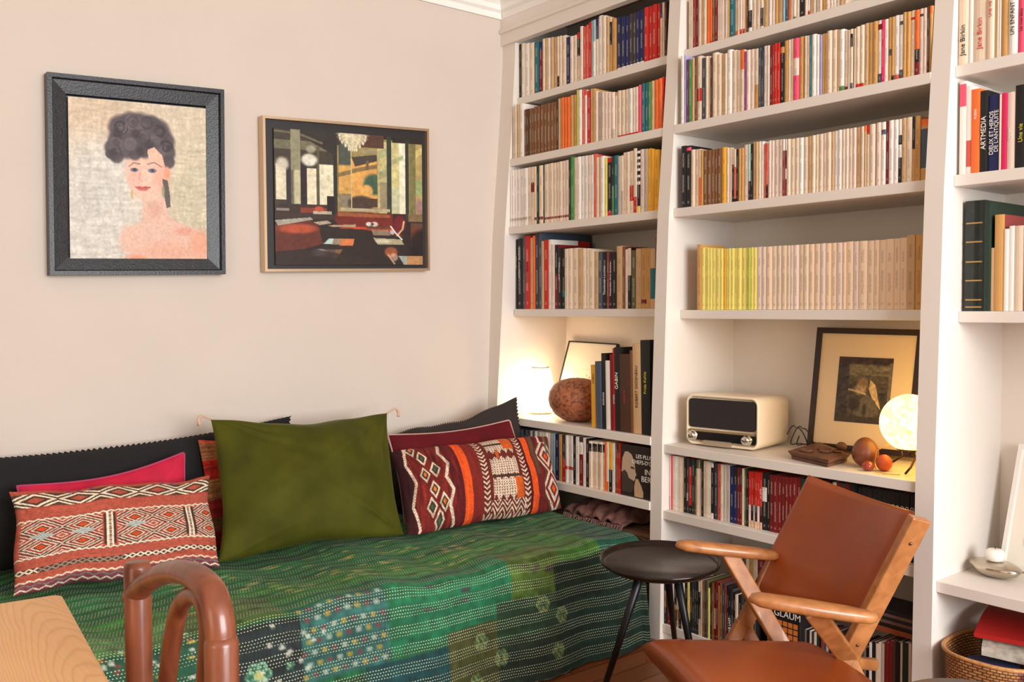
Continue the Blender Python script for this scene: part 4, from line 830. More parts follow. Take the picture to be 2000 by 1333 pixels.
c.poly([(.40, .595), (.78, .60), (.78, .70), (.86, .78), (.40, .70), (.38, .66)], (110, 38, 28)); c.poly([(.40, .60), (.76, .61), (.76, .635), (.40, .63)], (150, 86, 50)); c.rect(.42, .565, .76, .59, (176, 160, 126)); c.poly([(.46, .705), (.78, .715), (.78, .735), (.40, .72)], (190, 70, 40), .9)
c.poly([(0, .70), (.22, .665), (.27, .70), (.30, .84), (.18, .88), (0, .90)], (96, 46, 34)); c.ell(.14, .73, .12, .035, (186, 82, 50), .85, .5); c.poly([(0, .67), (.22, .645), (.24, .66), (.02, .71)], (160, 156, 140))
c.poly([(.24, .68), (.33, .665), (.36, .685), (.28, .70)], (168, 152, 130)); c.poly([(.33, .70), (.52, .69), (.52, .71), (.36, .71)], (170, 146, 112))
c.poly([(.34, .80), (.51, .80), (.50, .85), (.30, .84)], (150, 130, 110)); c.poly([(.42, .80), (.51, .80), (.50, .85), (.41, .85)], (206, 120, 70)); c.poly([(.34, .80), (.37, .80), (.36, .84), (.31, .84)], (180, 206, 196))
c.poly([(.23, .88), (.38, .88), (.37, .94), (.22, .93)], (86, 72, 66)); c.ell(.28, .905, .04, .025, (170, 166, 164), .8, .7); c.poly([(.38, .88), (.43, .88), (.39, .95), (.37, .95)], (120, 90, 62))
c.poly([(.63, .73), (.75, .73), (.76, .77), (.64, .77)], (140, 118, 96)); c.poly([(.64, .79), (.84, .80), (.86, .84), (.67, .84)], (166, 156, 124)); c.ell(.71, .815, .05, .015, (214, 208, 180), .8, .6)
c.poly([(.58, .70), (.76, .705), (.76, .722), (.60, .722)], (96, 60, 46)); c.ell(.61, .685, .02, .016, (226, 222, 210), .9, .4); c.ell(.65, .685, .025, .018, (206, 200, 190), .9, .4); c.ell(.635, .685, .01, .01, (40, 40, 44), .9, .4)
c.ell(.83, .68, .045, .07, (110, 26, 34), .95, .3); c.line([(.86, .66), (.85, .72), (.81, .77)], .006, (216, 186, 140), .9); c.line([(.765, .70), (.80, .75), (.845, .80)], .005, (226, 222, 214), .95); c.ell(.775, .745, .018, .018, (206, 206, 210), .8, .5)
c.rect(.875, .66, .91, 1, (44, 30, 26)); c.rect(.91, .67, 1, .86, (96, 60, 44)); c.poly([(.92, .72), (1, .72), (1, .75), (.95, .86), (.92, .86)], (120, 50, 38)); c.ell(1.0, .86, .10, .14, (30, 22, 22), .9, .3)
c.ell(.765, .90, .045, .04, (160, 84, 52), .9, .4); c.ell(.785, .94, .03, .03, (220, 186, 160), .6, .5); c.line([(.745, .92), (.77, .96), (.79, .99)], .006, (206, 160, 126), .8)
c.poly([(.82, .93), (1, .93), (1, 1), (.86, 1)], (176, 128, 84)); c.poly([(.82, .93), (.88, .93), (.88, 1), (.86, 1)], (150, 160, 150)); c.poly([(0, .90), (.25, .88), (.62, .96), (.60, 1), (0, 1)], (50, 38, 32), .8)
c.noise(.05, 6, 6, 41).noise(.035, 2, 2, 42)
GOLD = mat('champagne_frame', (206, 178, 146), .3, metal=.75)
q2 = [aY(yp, 513, 225), aY(yp, 838, 252), aY(yp, 840, 529), aY(yp, 518, 531)]
e2 = quad_frame('cafe_painting', 'painting of a dim café interior with chandeliers in a thin champagne frame', q2, .75, 0, 0, GOLD,
           [(0, -.042), (0, 0), (.010, 0), (.010, -.020)], ((.062, .072, .957, .957), -.008), c, None, matt=(.008, -.018, mat('frame_tray', (34, 30, 30), .5), 'inner_tray'))
# ---------------------------------------------------------------- lamp shelf, left bay
zs = SHELF['S5'][1]+.0006
lx, ly = .20, -.150
lamp = empty('candle_lamp', (lx, ly, zs), 'glowing rounded glass lamp at the left end of the lamp shelf', 'lamp')
prof = [(.036, .006), (.044, .012), (.048, .04), (.049, .08), (.046, .12), (.040, .15), (.032, .168), (.0305, .168), (.038, .148), (.044, .118), (.047, .08), (.046, .04), (.042, .016), (.034, .012)]
prof = [(r*1.22, z*1.22) for r, z in prof]
LG = mat_emit('lit_glass', (255, 216, 160), 8.0, rgb2=(255, 240, 214), vscale=60)
MB().lathe(prof[:7]+[(.026, .212)], 32).build('glass_shade', LG, lamp, smooth=True)
MB().sweep([(.0375*math.cos(a), .0375*math.sin(a), .208) for a in np.linspace(0, 2*math.pi, 33)[:-1]], .003, n=6, closed=True).build('rim', mat('amber_rim', (196, 130, 84), .4), lamp, smooth=True)
MB().lathe([(.052, 0), (.054, .003), (.050, .008), (.03, .009)], 28).build('base', mat('pale_stone_base', (214, 196, 160), .5), lamp, smooth=True)
MB().sweep([(-.05, -.0, .004), (-.09, .01, .003), (-.12, .04, .003), (-.10, .06, .003)], .0018, n=6).build('cord', mat('cord_white', (226, 216, 200), .5), lamp, smooth=True)
# gourd-like pottery
g0 = aZ(zs, 1125, 829)
gx, gy = .135, -.466
gm, gnt, gb = nm('speckled_clay')
tc = gnt.nodes.new('ShaderNodeTexCoord'); vo = gnt.nodes.new('ShaderNodeTexNoise'); vo.inputs['Scale'].default_value = 70; vo.inputs['Detail'].default_value = 3
gnt.links.new(tc.outputs['Object'], vo.inputs['Vector']); cr = gnt.nodes.new('ShaderNodeValToRGB'); cr.color_ramp.elements[0].position = .38; cr.color_ramp.elements[1].position = .56
cr.color_ramp.elements[0].color = (*lin((112, 60, 38)), 1); cr.color_ramp.elements[1].color = (*lin((168, 100, 64)), 1)
gnt.links.new(vo.outputs['Fac'], cr.inputs[0]); gnt.links.new(cr.outputs[0], gb.inputs['Base Color']); gb.inputs['Roughness'].default_value = .5
bp = gnt.nodes.new('ShaderNodeBump'); bp.inputs['Strength'].default_value = .4; bp.inputs['Distance'].default_value = .003; gnt.links.new(vo.outputs['Fac'], bp.inputs['Height']); gnt.links.new(bp.outputs[0], gb.inputs['Normal'])
go = MB().lathe([(.03, 0), (.062, .006), (.094, .028), (.116, .062), (.122, .092), (.117, .125), (.100, .153), (.070, .172), (.035, .181), (.008, .183)], 40).build('gourd_pot', gm, smooth=True, origin=None)
go.location = (gx, gy, zs); go.scale = (.95, 1.10, .99); tag(go, 'rounded speckled brown clay gourd between the glowing lamp and the art books', 'pottery')
# small framed print behind the gourd
c = Canvas(120, 110, (240, 230, 206))
rq2 = np.random.default_rng(3)
for k in range(46): c.ell(rq2.uniform(.08, .92), rq2.uniform(.1, .92), .018, .022, [(120, 96, 70), (150, 70, 50), (96, 90, 60)][k % 3], .6, .6)
MATB = mat('mount_board', (238, 230, 214), .8)
BF = mat('thin_black_frame', (34, 28, 26), .4)
A1, A2 = aX(.395, 1112, 666), aX(.395, 1207, 672)
q = [A1, A2, np.array([.30, A2[1]-.0, zs+.008]), np.array([.30, A1[1]+.012, zs+.008])]
quad_frame('small_framed_print', 'thin black framed pale print leaning behind the gourd on the lamp shelf', q, .3, 0, 0, BF, [(0, -.012), (0, .004), (.006, .004), (.006, 0)], ((.26, .40, .95, .86), .0012), c, None, matt=(.004, .0, MATB, 'mount'), cat='picture', artname='print')
# ---------------------------------------------------------------- radio shelf, middle bay
zr = SHELF['T4'][1]+.0006
rad = empty('radio', (.076, -1.112, zr), 'cream retro tabletop radio with black grille and two chrome knobs', 'radio')
rot = math.atan2(.042, .262); cr_, sr_ = math.cos(rot), math.sin(rot)
RW, RH, RD = .287, .186, .235
def R3(x, y, z): return (x*cr_+y*sr_, -(y*cr_)+x*sr_, z)          # x = depth into the shelf, y = along the front (rightwards)
def rrect(y0, y1, z0, z1, r, n=6, rs=None):
    out = []
    for i, (cy, cz, a0) in enumerate(((y1-r, z1-r, 0), (y0+r, z1-r, 90), (y0+r, z0+r, 180), (y1-r, z0+r, 270))):
        for k in range(n+1): a = math.radians(a0+90*k/n); out.append((cy+r*math.cos(a), cz+r*math.sin(a)))
    return out
def loft(loops, cap0=True, cap1=True):
    mb = MB(); vs = []; fs = []; n = len(loops[0])
    for l in loops: vs += l
    for i in range(len(loops)-1):
        for k in range(n): fs.append((i*n+k, i*n+(k+1) % n, (i+1)*n+(k+1) % n, (i+1)*n+k))
    if cap0: fs.append(tuple(reversed(range(n))))
    if cap1: fs.append(tuple(range((len(loops)-1)*n, len(loops)*n)))
    return mb.add(vs, fs)
def RL(x, ins, r, taper=0.0): return [R3(x, y, z) for y, z in rrect(ins, RW-ins, ins+.004, RH-ins-taper, r)]
RM = mat('radio_cream', (238, 216, 184), .28, spec=.5, coat=.3)
loft([RL(.010, .011, .020), RL(.003, .010, .021), RL(.0, .006, .024), RL(.0, .002, .027), RL(.006, 0, .028), RL(.10, 0, .028, .002), RL(RD-.012, 0, .028, .006), RL(RD, .008, .022, .006)]).build('cabinet', RM, rad, smooth=True)
def panel(y0, y1, z0, z1, r, x0, x1, m, name, par=None): return loft([[R3(x1, y, z) for y, z in rrect(y0, y1, z0, z1, r)], [R3(x0, y, z) for y, z in rrect(y0, y1, z0, z1, r)]]).build(name, m, par or rad)
panel(.014, RW-.014, .067, RH-.016, .012, -.001, .014, mat('radio_grille', (36, 27, 26), .8, bump=.6, bscale=900), 'speaker_grille')
panel(.014, RW-.014, .054, .0600, .002, -.0035, .012, mat('brushed_champagne', (196, 168, 126), .3, metal=.8), 'trim_strip')
tuner = panel(.014, RW-.014, .022, .0515, .004, -.001, .012, mat('radio_gloss_black', (20, 16, 20), .12), 'tuning_panel')
panel(.075, .185, .006, .024, .004, -.010, .012, mat('radio_tray', (190, 172, 148), .3, metal=.6), 'front_tray')
for y in (.030, RW-.042):
    k = MB()
    n = 28; vs = []; fs = []
    pr = [(0, .019), (-.005, .019), (-.006, .016), (-.018, .0155), (-.021, .013), (-.0215, .004)]
    for x, r in pr:
        for i in range(n): a = 2*math.pi*i/n; vs.append(R3(x, y+r*math.cos(a), .037+r*math.sin(a)))
    for j in range(len(pr)-1):
        for i in range(n): fs.append((j*n+i, j*n+(i+1) % n, (j+1)*n+(i+1) % n, (j+1)*n+i))
    fs.append(tuple(range((len(pr)-1)*n, len(pr)*n))); k.add(vs, fs).build('knob', M_CHROME, tuner, smooth=True)
for y in (.04, RW-.05):
    for x in (.03, RD-.03): MB().box(*[0]*6) if False else loft([[R3(x+a, y+b, z) for a, b in ((-.008, -.012), (.008, -.012), (.008, .012), (-.008, .012))] for z in (0, .006)]).build('foot', M_BLACK, rad)
# leaning framed photograph
c = Canvas(120, 140, (84, 74, 62))
c.rect(.0, 0, .22, 1, (70, 62, 60)); c.rect(0, 0, 1, .10, (64, 50, 44)); c.rect(.22, .12, 1, .30, (120, 110, 86)); c.rect(.22, .28, 1, .36, (92, 84, 66)); c.noise(.12, 8, 4, 51)
c.ell(.48, .42, .10, .12, (150, 120, 84), .9, .5); c.ell(.44, .50, .10, .07, (190, 160, 120), .8, .6); c.poly([(.62, .34), (.72, .42), (.80, .66), (.84, .78), (.70, .66), (.60, .48)], (222, 190, 140), .95)
c.poly([(.40, .66), (.60, .56), (.74, .66), (.82, .84), (.60, .94), (.34, .86)], (110, 100, 84), .95); c.ell(.36, .72, .10, .10, (54, 44, 38), .8, .6); c.line([(.24, .50), (.40, .52), (.55, .56)], .015, (206, 186, 150), .8); c.ell(.86, .60, .04, .07, (60, 54, 48), .9, .5); c.ell(.55, .80, .04, .09, (60, 54, 46), .8, .6)
c.rect(.0, .9, 1, 1, (70, 62, 54)); c.rect(.94, .08, 1, 1, (120, 112, 96)); c.noise(.10, 3, 3, 52)
T1_, T2_ = aX(.388, 1598, 640), aX(.388, 1806, 645); Bl, Br = aZ(zr, 1577, 876), aZ(zr, 1782, 897)
q = [T1_, T2_, Br+np.array([0, 0, .004]), Bl+np.array([0, 0, .004])]
quad_frame('framed_photograph', 'large dark framed photograph with wide mount leaning at the back of the radio shelf', q, .4, 0, 0, mat('dark_brown_frame', (44, 26, 22), .35), [(0, -.014), (0, .006), (.020, .006), (.020, -.001)], ((.245, .235, .755, .765), .0005), c, None, matt=(.015, -.001, mat('ivory_mount', (236, 212, 180), .8), 'mount'), cat='picture', artname='print')
# globe lamp on a twisted metal tripod
gl = np.array([.155, 0, 0]); cpt = aX(.155, 1803, 829); cz = cpt[2]; gy2 = max(cpt[1], YC+.094)
gl = empty('globe_lamp', (.155, gy2, zr), 'glowing mosaic glass globe lamp on dark metal legs behind the bookcase upright', 'lamp')
GLM = mat_emit('lit_mosaic_glass', (255, 176, 70), 5.5, rgb2=(238, 222, 116), vscale=75)
MB().sphere((0, 0, cz-zr), .086, 36, 22).build('glass_globe', GLM, gl, smooth=True)
IR = mat('dark_iron', (60, 36, 28), .35, metal=.7)
MB().sweep([(.034*math.cos(a), .034*math.sin(a), .070) for a in np.linspace(0, 2*math.pi, 25)[:-1]], .004, n=8, closed=True).build('collar', IR, gl, smooth=True)
for k in range(3):
    a = math.radians(200+120*k)
    MB().sweep([(.034*math.cos(a), .034*math.sin(a), .074), (.020*math.cos(a+1.2), .020*math.sin(a+1.2), .048), (.055*math.cos(a+.2), .055*math.sin(a+.2), .022), (.078*math.cos(a), .078*math.sin(a), .006)], .0035, n=8).build('leg', IR, gl, smooth=True)
MB().sweep([(-.03, .03, .09), (-.045, .08, .06), (-.05, .085, .015), (-.08, .06, .004), (-.11, .02, .004), (-.09, -.02, .004)], .0016, n=6).build('cord', mat('cord_gold', (196, 150, 80), .5), gl, smooth=True)
# eggs
ECL = mat('brown_egg_stone', (128, 70, 46), .35, var=.3, vscale=18); EC2 = mat('terracotta_egg', (190, 82, 44), .35, var=.1, vscale=30); EC3 = mat('small_red_egg', (150, 52, 34), .12, var=.1, vscale=40, coat=.5)
def egg(px, py, x, r, hgt, m, label):
    p = aX(x, px, py); prof = [(r*math.sin(t)*(1+.10*math.cos(t)), hgt/2-hgt/2*math.cos(t)) for t in np.linspace(.02, math.pi-.02, 18)]
    o = MB().lathe(prof, 32).build('decorative_egg', m, smooth=True); o.location = (x, p[1], zr); tag(o, label, 'egg', 'decorative eggs on the radio shelf')
egg(1690, 900, .135, .040, .092, ECL, 'largest brown stone egg in front of the leaning framed photograph')
egg(1727, 905, .112, .0235, .050, EC2, 'orange terracotta egg to the right of the biggest one')
egg(1695, 915, .078, .0185, .030, EC3, 'tiny glossy dark red egg lying in front of the biggest one')
# carved wooden tray
ct = empty('carved_tray', (.19, -1.56, zr), 'dark carved wooden tray with openwork figures between radio and eggs', 'tray')
WD = mat('carved_wood', (104, 64, 44), .5, var=.3, vscale=30, bump=.4, bscale=90)
q4 = [aZ(zr+.006, 1545, 893), aZ(zr+.006, 1617, 910), aZ(zr+.006, 1655, 899), aZ(zr+.006, 1600, 876)]
o4 = [np.array(p)-np.array(ct.location) for p in q4]; cc_ = sum(o4)/4
def sc(f, z): return [tuple((cc_+(p-cc_)*f)[:2])+(z,) for p in o4]
mb = MB(); mb.hexa(sc(.98, .0)+sc(1.0, .010)); mb.build('tray_base', WD, ct, bevel=.002)
mb = MB(); mb.hexa(sc(1.0, .0105)+sc(1.13, .026)); mb.build('tray_rim', WD, ct, bevel=.003)
for fx_, fy_, r in [(-.04, .03, .016), (-.01, -.02, .013), (.03, .01, .015), (.02, -.045, .010)]:
    MB().sweep([(cc_[0]+fx_+r*math.cos(a), cc_[1]+fy_+r*1.2*math.sin(a), .030) for a in np.linspace(0, 2*math.pi, 17)[:-1]], .0045, n=6, closed=True).build('carving', WD, ct, smooth=True)
MB().sphere((cc_[0]+.03, cc_[1]-.055, .046), .014, 14, 10, (1, 1.3, 1)).build('carving', WD, ct, smooth=True)
# coiled black cable behind the radio
cb = [(.30+.02*math.sin(t*2), -1.415+.03*math.cos(t)-.004*t, zr+.045+.035*math.sin(t*1.0)+.008*math.sin(t*3)) for t in np.linspace(0, 4*math.pi, 60)]
o = MB().sweep(cb, .002, n=6).build('coiled_cable', M_BLACK, smooth=True); tag(o, 'loose black power cable coiled behind the radio', 'cable')
# ---------------------------------------------------------------- right bay: candle on a leaf dish, white frame, baskets
zu = SHELF['U4'][1]+.0006
cp = aZ(zu, 1943, 1126)
ch = empty('candle_holder', (cp[0], cp[1], zu), 'silver leaf-shaped candle dish on the right bay shelf', 'candle holder')
SV = mat('hammered_silver', (190, 178, 160), .22, metal=.9, bump=.7, bscale=60)
vs = []; fs = []; n = 40
for j, (r, z) in enumerate([(.010, .002), (.030, .003), (.048, .014), (.058, .030), (.052, .036), (.036, .042), (.012, .044)]):
    for i in range(n):
        a = 2*math.pi*i/n; rr_ = r*(1+.42*abs(math.cos(a*1.0))**6)
        vs.append((rr_*math.cos(a+1.25), rr_*math.sin(a+1.25), z))
for j in range(6):
    for i in range(n): fs.append((j*n+i, j*n+(i+1) % n, (j+1)*n+(i+1) % n, (j+1)*n+i))
fs.append(tuple(range(6*n, 7*n))); fs.append(tuple(reversed(range(n))))
MB().add(vs, fs).build('dish', SV, ch, smooth=True)
o = MB().lathe([(.018, 0), (.0245, .004), (.026, .016), (.024, .028), (.018, .033), (.006, .034)], 28).build('candle', mat('white_wax', (240, 232, 220), .35), smooth=True); o.location = (cp[0], cp[1], zu+.0445)
tag(o, 'squat white candle sitting in the silver leaf dish', 'candle'); w_ = MB().lathe([(.001, .033), (.001, .041)], 8).build('wick', M_BLACK, o)
f0_ = aZ(zu, 1962, 1105); f1_ = aX(.39, 1990, 868)
MF = mat('white_frame', (234, 228, 220), .4)
q = [np.array([.395, f1_[1], f1_[2]]), np.array([.395, f1_[1]-.22, f1_[2]]), np.array([.30, f1_[1]-.21, zu+.003]), np.array([.30, f1_[1]+.012, zu+.003])]
quad_frame('white_frame', 'white picture frame leaning at the right edge behind the candle', q, .2, 0, 0, MF, [(0, -.012), (0, .006), (.012, .006), (.016, -.001)], ((.25, .25, .8, .8), .0004), Canvas(12, 12, (226, 222, 214)), None, matt=(.01, -.001, MATB, 'mount'), cat='picture', artname='print')
def mat_wicker():
    m, nt, b = nm('woven_wicker'); tc = nt.nodes.new('ShaderNodeTexCoord'); mp = nt.nodes.new('ShaderNodeMapping'); nt.links.new(tc.outputs['UV'], mp.inputs[0])
    br = nt.nodes.new('ShaderNodeTexBrick'); br.inputs['Scale'].default_value = 1; br.inputs['Brick Width'].default_value = .016; br.inputs['Row Height'].default_value = .008; br.inputs['Mortar Size'].default_value = .0016
    br.inputs['Color1'].default_value = (*lin((214, 158, 96)), 1); br.inputs['Color2'].default_value = (*lin((176, 118, 66)), 1); br.inputs['Mortar'].default_value = (*lin((96, 58, 34)), 1)
    nt.links.new(tc.outputs['UV'], br.inputs['Vector']); a = nt.nodes.new('ShaderNodeVertexColor'); a.layer_name = 'Col'
    mx = nt.nodes.new('ShaderNodeMix'); mx.data_type = 'RGBA'; mx.blend_type = 'MULTIPLY'; mx.inputs[0].default_value = 1; nt.links.new(br.outputs[0], mx.inputs[6]); nt.links.new(a.outputs['Color'], mx.inputs[7]); nt.links.new(mx.outputs[2], b.inputs['Base Color'])
    bp = nt.nodes.new('ShaderNodeBump'); bp.inputs['Strength'].default_value = 1; bp.inputs['Distance'].default_value = .004; bp.invert = True; nt.links.new(br.outputs['Fac'], bp.inputs['Height']); nt.links.new(bp.outputs[0], b.inputs['Normal']); b.inputs['Roughness'].default_value = .6
    return m
WK = mat_wicker()
def basket(cx, cy, rx, ry, z0, z1, label):
    e = empty('wicker_basket', (cx, cy, z0), label, 'basket', 'wicker baskets on the lowest shelf of the right bay')
    n = 72; H = z1-z0; rows_ = [(.86, 0), (.93, .3), (.98, .6), (1, .95), (1.01, 1.0), (.955, 1.0), (.94, .9), (.90, .3), (.82, .03)]
    P = np.array([[(rx*f*math.copysign(abs(math.cos(2*math.pi*i/n))**.75, math.cos(2*math.pi*i/n)), ry*f*math.copysign(abs(math.sin(2*math.pi*i/n))**.75, math.sin(2*math.pi*i/n)), h*H) for i in range(n+1)] for f, h in rows_])
    uv = np.array([[(i/n*2*math.pi*rx, h*H+(0 if k < 5 else 1)) for i in range(n+1)] for k, (f, h) in enumerate(rows_)])
    col = np.ones(P.shape); 
    for i in range(n+1):
        a = math.degrees(2*math.pi*i/n) % 90
        if 36 < a < 52: col[:, i] = (.35, .15, .22) if int(a/3) % 2 else (.3, .5, .22)
    grid_obj('basket_wall', P[::-1], col[::-1], WK, e, uvs=uv[::-1])
    MB().lathe([(.82*min(rx, ry), .0), (.82*min(rx, ry), .006)], 40, sq=1).build('basket_floor', mat('wicker_floor', (150, 100, 58), .8), e)
    MB().sweep([(rx*.985*math.copysign(abs(math.cos(t))**.75, math.cos(t)), ry*.985*math.copysign(abs(math.sin(t))**.75, math.sin(t)), H) for t in np.linspace(0, 2*math.pi, 49)[:-1]], .006, n=6, closed=True).build('rim', mat('wicker_rim', (196, 138, 82), .6, var=.3, vscale=120), e, smooth=True)
    return e
bz = SHELF['U5'][1]+.0006
br_ = aZ(.29, 1905, 1330)
basket(.125, -2.208, .16, .138, bz, .275, 'wicker basket with dark woven stripes holding newspapers, beside the bookcase upright')
basket(.115, -2.50, .15, .135, bz, .275, 'wicker basket cut off by the right edge, next to the newspaper basket')
def paper(name, label, pts, z, th, m, cat, rz=0, bend=.0, tilt=(0, 0)):
    cx = sum(p[0] for p in pts)/4; cy = sum(p[1] for p in pts)/4
    n = 9; G = []
    for j in range(n):
        for i in range(n):
            u, v = i/(n-1), j/(n-1); p = [(pts[0][k]*(1-u)+pts[1][k]*u)*(1-v)+(pts[3][k]*(1-u)+pts[2][k]*u)*v for k in (0, 1)]
            G.append((p[0]-cx, p[1]-cy, bend*math.sin(u*math.pi)+tilt[0]*(u-.5)+tilt[1]*(v-.5)))
    vs = G+[(a, b, c-th) for a, b, c in G]; fs = []; N = n*n
    for j in range(n-1):
        for i in range(n-1): k = j*n+i; fs += [(k, k+1, k+n+1, k+n), (N+k+n, N+k+n+1, N+k+1, N+k)]
    for i in range(n-1): fs += [(i, N+i, N+i+1, i+1), ((n-1)*n+i, (n-1)*n+i+1, N+(n-1)*n+i+1, N+(n-1)*n+i), (i*n, (i+1)*n, N+(i+1)*n, N+i*n), (i*n+n-1, N+i*n+n-1, N+(i+1)*n+n-1, (i+1)*n+n-1)]
    o = MB().add(vs, fs).build(name, m); o.location = (cx, cy, z); tag(o, label, cat, 'papers in the wicker basket'); return o
def rect4(cx, cy, a, b, ang):
    c_, s_ = math.cos(ang), math.sin(ang); return [(cx+x*c_-y*s_, cy+x*s_+y*c_) for x, y in ((-a, -b), (a, -b), (a, b), (-a, b))]
paper('magazine', 'dark blue and yellow printed leaflet at the front of the newspaper basket', rect4(.08, -2.20, .06, .06, .5), .248, .010, mat('leaflet_blue', (60, 72, 110), .4, var=.5, vscale=16), 'magazine', tilt=(-.01, -.01))
paper('newspaper', 'folded grey newspaper bulging from the wicker basket under the red magazine', rect4(.14, -2.225, .085, .07, .35), .296, .022, mat('newsprint', (176, 164, 148), .9, var=.35, vscale=45), 'newspaper', bend=.012, tilt=(.01, .01))
paper('magazine', 'dark covered magazine sloping behind the newspaper in the basket', rect4(.215, -2.25, .035, .05, -.3), .262, .012, mat('magazine_dark', (40, 36, 52), .4), 'magazine', tilt=(.02, .0))
paper('magazine', 'glossy red magazine lying on top of the papers in the wicker basket', rect4(.18, -2.21, .11, .08, .25), .334, .012, mat('magazine_red', (176, 36, 34), .25), 'magazine', bend=.010, tilt=(.02, .0))
# ---------------------------------------------------------------- lounge chair with tan leather and a light wood frame
WOOD = mat_wood('chair_beech', (158, 98, 52), (188, 124, 72), .35, 1.0, (9, 9, 9), .6, coat=.25)
LEA = mat('tan_leather', (150, 68, 24), .31, var=.12, vscale=7, bump=.12, bscale=300, spec=.5)
chO = aZ(0, 1500, 1500)
af, nf, ab, nb = aZ(.565, 1337, 1066), aZ(.565, 1484, 1172), aZ(.53, 1508, 1085), aZ(.53, 1698, 1206)
tf, tn = aZ(.725, 1592, 943), aZ(.725, 1797, 1012)
xf, xn = aZ(.33, 1452, 1222), aZ(.355, 1655, 1285)
cen = (af+nf+ab+nb)/4; cen[2] = 0
chair = empty('lounge_chair', cen, 'wooden lounge chair with tan leather seat and back, standing in front of the middle bay', 'chair')
def vv(*a): return np.array(a, float)
lat = (nf-af); lat /= np.linalg.norm(lat); fwd = vv(lat[1], -lat[0], 0); fwd /= np.linalg.norm(fwd)
if fwd @ (af-ab) < 0: fwd = -fwd
def arm(f, b):
    d = (b-f); pts = [f-d*.10+vv(0, 0, -.006), f-d*.06, f, f+d*.2, f+d*.5, f+d*.8, b+vv(0, 0, .0), b+d*.06]
    part(MB().sweep(pts, [(.006, .004), (.018, .011), (.024, .015), (.028, .016), (.029, .0165), (.026, .016), (.020, .014), (.012, .009)], n=18, up=(0, 0, 1), power=2.6), 'armrest', WOOD, chair, smooth=True)
arm(af+fwd*.0, ab); arm(nf, nb)
def plank(p0, p1, wdt, thk, name, wdir, mm=WOOD, z=None, bev=.004):
    p0, p1 = vv(*p0), vv(*p1); a = p1-p0; a /= np.linalg.norm(a); s = vv(*wdir); t = np.cross(a, s); t /= np.linalg.norm(t); s = np.cross(t, a)
    c = lambda p: [p-s*wdt-t*thk, p+s*wdt-t*thk, p+s*wdt+t*thk, p-s*wdt+t*thk]
    return part(MB().hexa([tuple(q) for q in c(p0)+c(p1)]), name, mm, chair, bevel=bev)
for top, cross, bt, side in ((tf, xf, (af+ab)/2+vv(0, 0, -.008), 1), (tn, xn, (nf+nb)/2+vv(0, 0, -.008), -1)):
    d = cross-top; foot = cross+d*((cross[2]-.0)/(-d[2]))*1.0; foot = cross + fwd*.20 + vv(0, 0, -cross[2]+.012)
    upr = plank(top, cross, .026 if side < 0 else .022, .012, 'back_upright', fwd)
    plank(cross+vv(0, 0, .01), foot, .020, .011, 'leg', fwd)
    d2 = cross-bt; rear = cross - fwd*.17 + vv(0, 0, -cross[2]+.012)
    bend_ = aZ(.27, 1548, 1296) if side == 1 else cross+d2*.15
    plank(bt+fwd*0, bend_, .023, .010, 'arm_brace', fwd)
    plank(cross, rear, .019, .010, 'leg', fwd)
# screws in the near upright
SCR = mat('steel_screw', (120, 100, 84), .3, metal=1.0)
dd = (xn-tn)
for px, py in ((1797, 1058), (1691, 1256)):
    t = np.clip(((py-1012)/(1285-1012)), 0, 1); p = tn+dd*t+lat*.0125
    part(MB().sphere(tuple(p), .0045, 10, 6), 'screw', SCR, upr, smooth=True)
# back panel: curved leather slab with rolled edges
Ba, Bb = tf-lat*.020, tn-lat*.012
upd = (tn-xn); upd /= np.linalg.norm(upd); updf = (tf-xf); updf /= np.linalg.norm(updf)
Bc, Bd = xn+upd*.115-lat*.014, xf+updf*.095-lat*.020
n_b = np.cross(Bb-Ba, Bd-Ba); n_b /= np.linalg.norm(n_b)
if n_b @ (CAM-Ba) < 0: n_b = -n_b
def slab(c4, th, n1, dish, name, mm, edge=.10, res=(36, 30), nn=None):
    tl, tr, br, bl = c4; vs = []; fs = []; W_, H_ = res; k = W_*H_
    for sgn in (1, -1):
        for j in range(H_):
            for i in range(W_):
                u, v = i/(W_-1), j/(H_-1); p = (tl*(1-u)+tr*u)*(1-v)+(bl*(1-u)+br*u)*v
                e = min(u, 1-u)/edge; g = min(v, 1-v)/edge; r = (1-max(0, 1-e)**2.2)**.5*(1-max(0, 1-g)**2.2)**.5
                vs.append(tuple(p+nn*(sgn*th*r-dish*math.sin(math.pi*u)*.9)))
    for j in range(H_-1):
        for i in range(W_-1):
            a = j*W_+i; fs += [(a, a+1, a+W_+1, a+W_), (k+a+W_, k+a+W_+1, k+a+1, k+a)]
    mb = MB().add(vs, fs)
    rim = [i for i in range(W_)]+[j*W_+W_-1 for j in range(1, H_)]+[(H_-1)*W_+i for i in range(W_-2, -1, -1)]+[j*W_ for j in range(H_-2, 0, -1)]
    for a, b in zip(rim, rim[1:]+rim[:1]): mb.f.append((b, a, k+a, k+b))
    return part(mb, name, mm, chair, smooth=True)
slab([Ba+upd*.012+n_b*.018, Bb+upd*.008+n_b*.012, Bc+n_b*.012, Bd+n_b*.018], .013, 1, .030, 'backrest', LEA, nn=n_b, edge=.07)
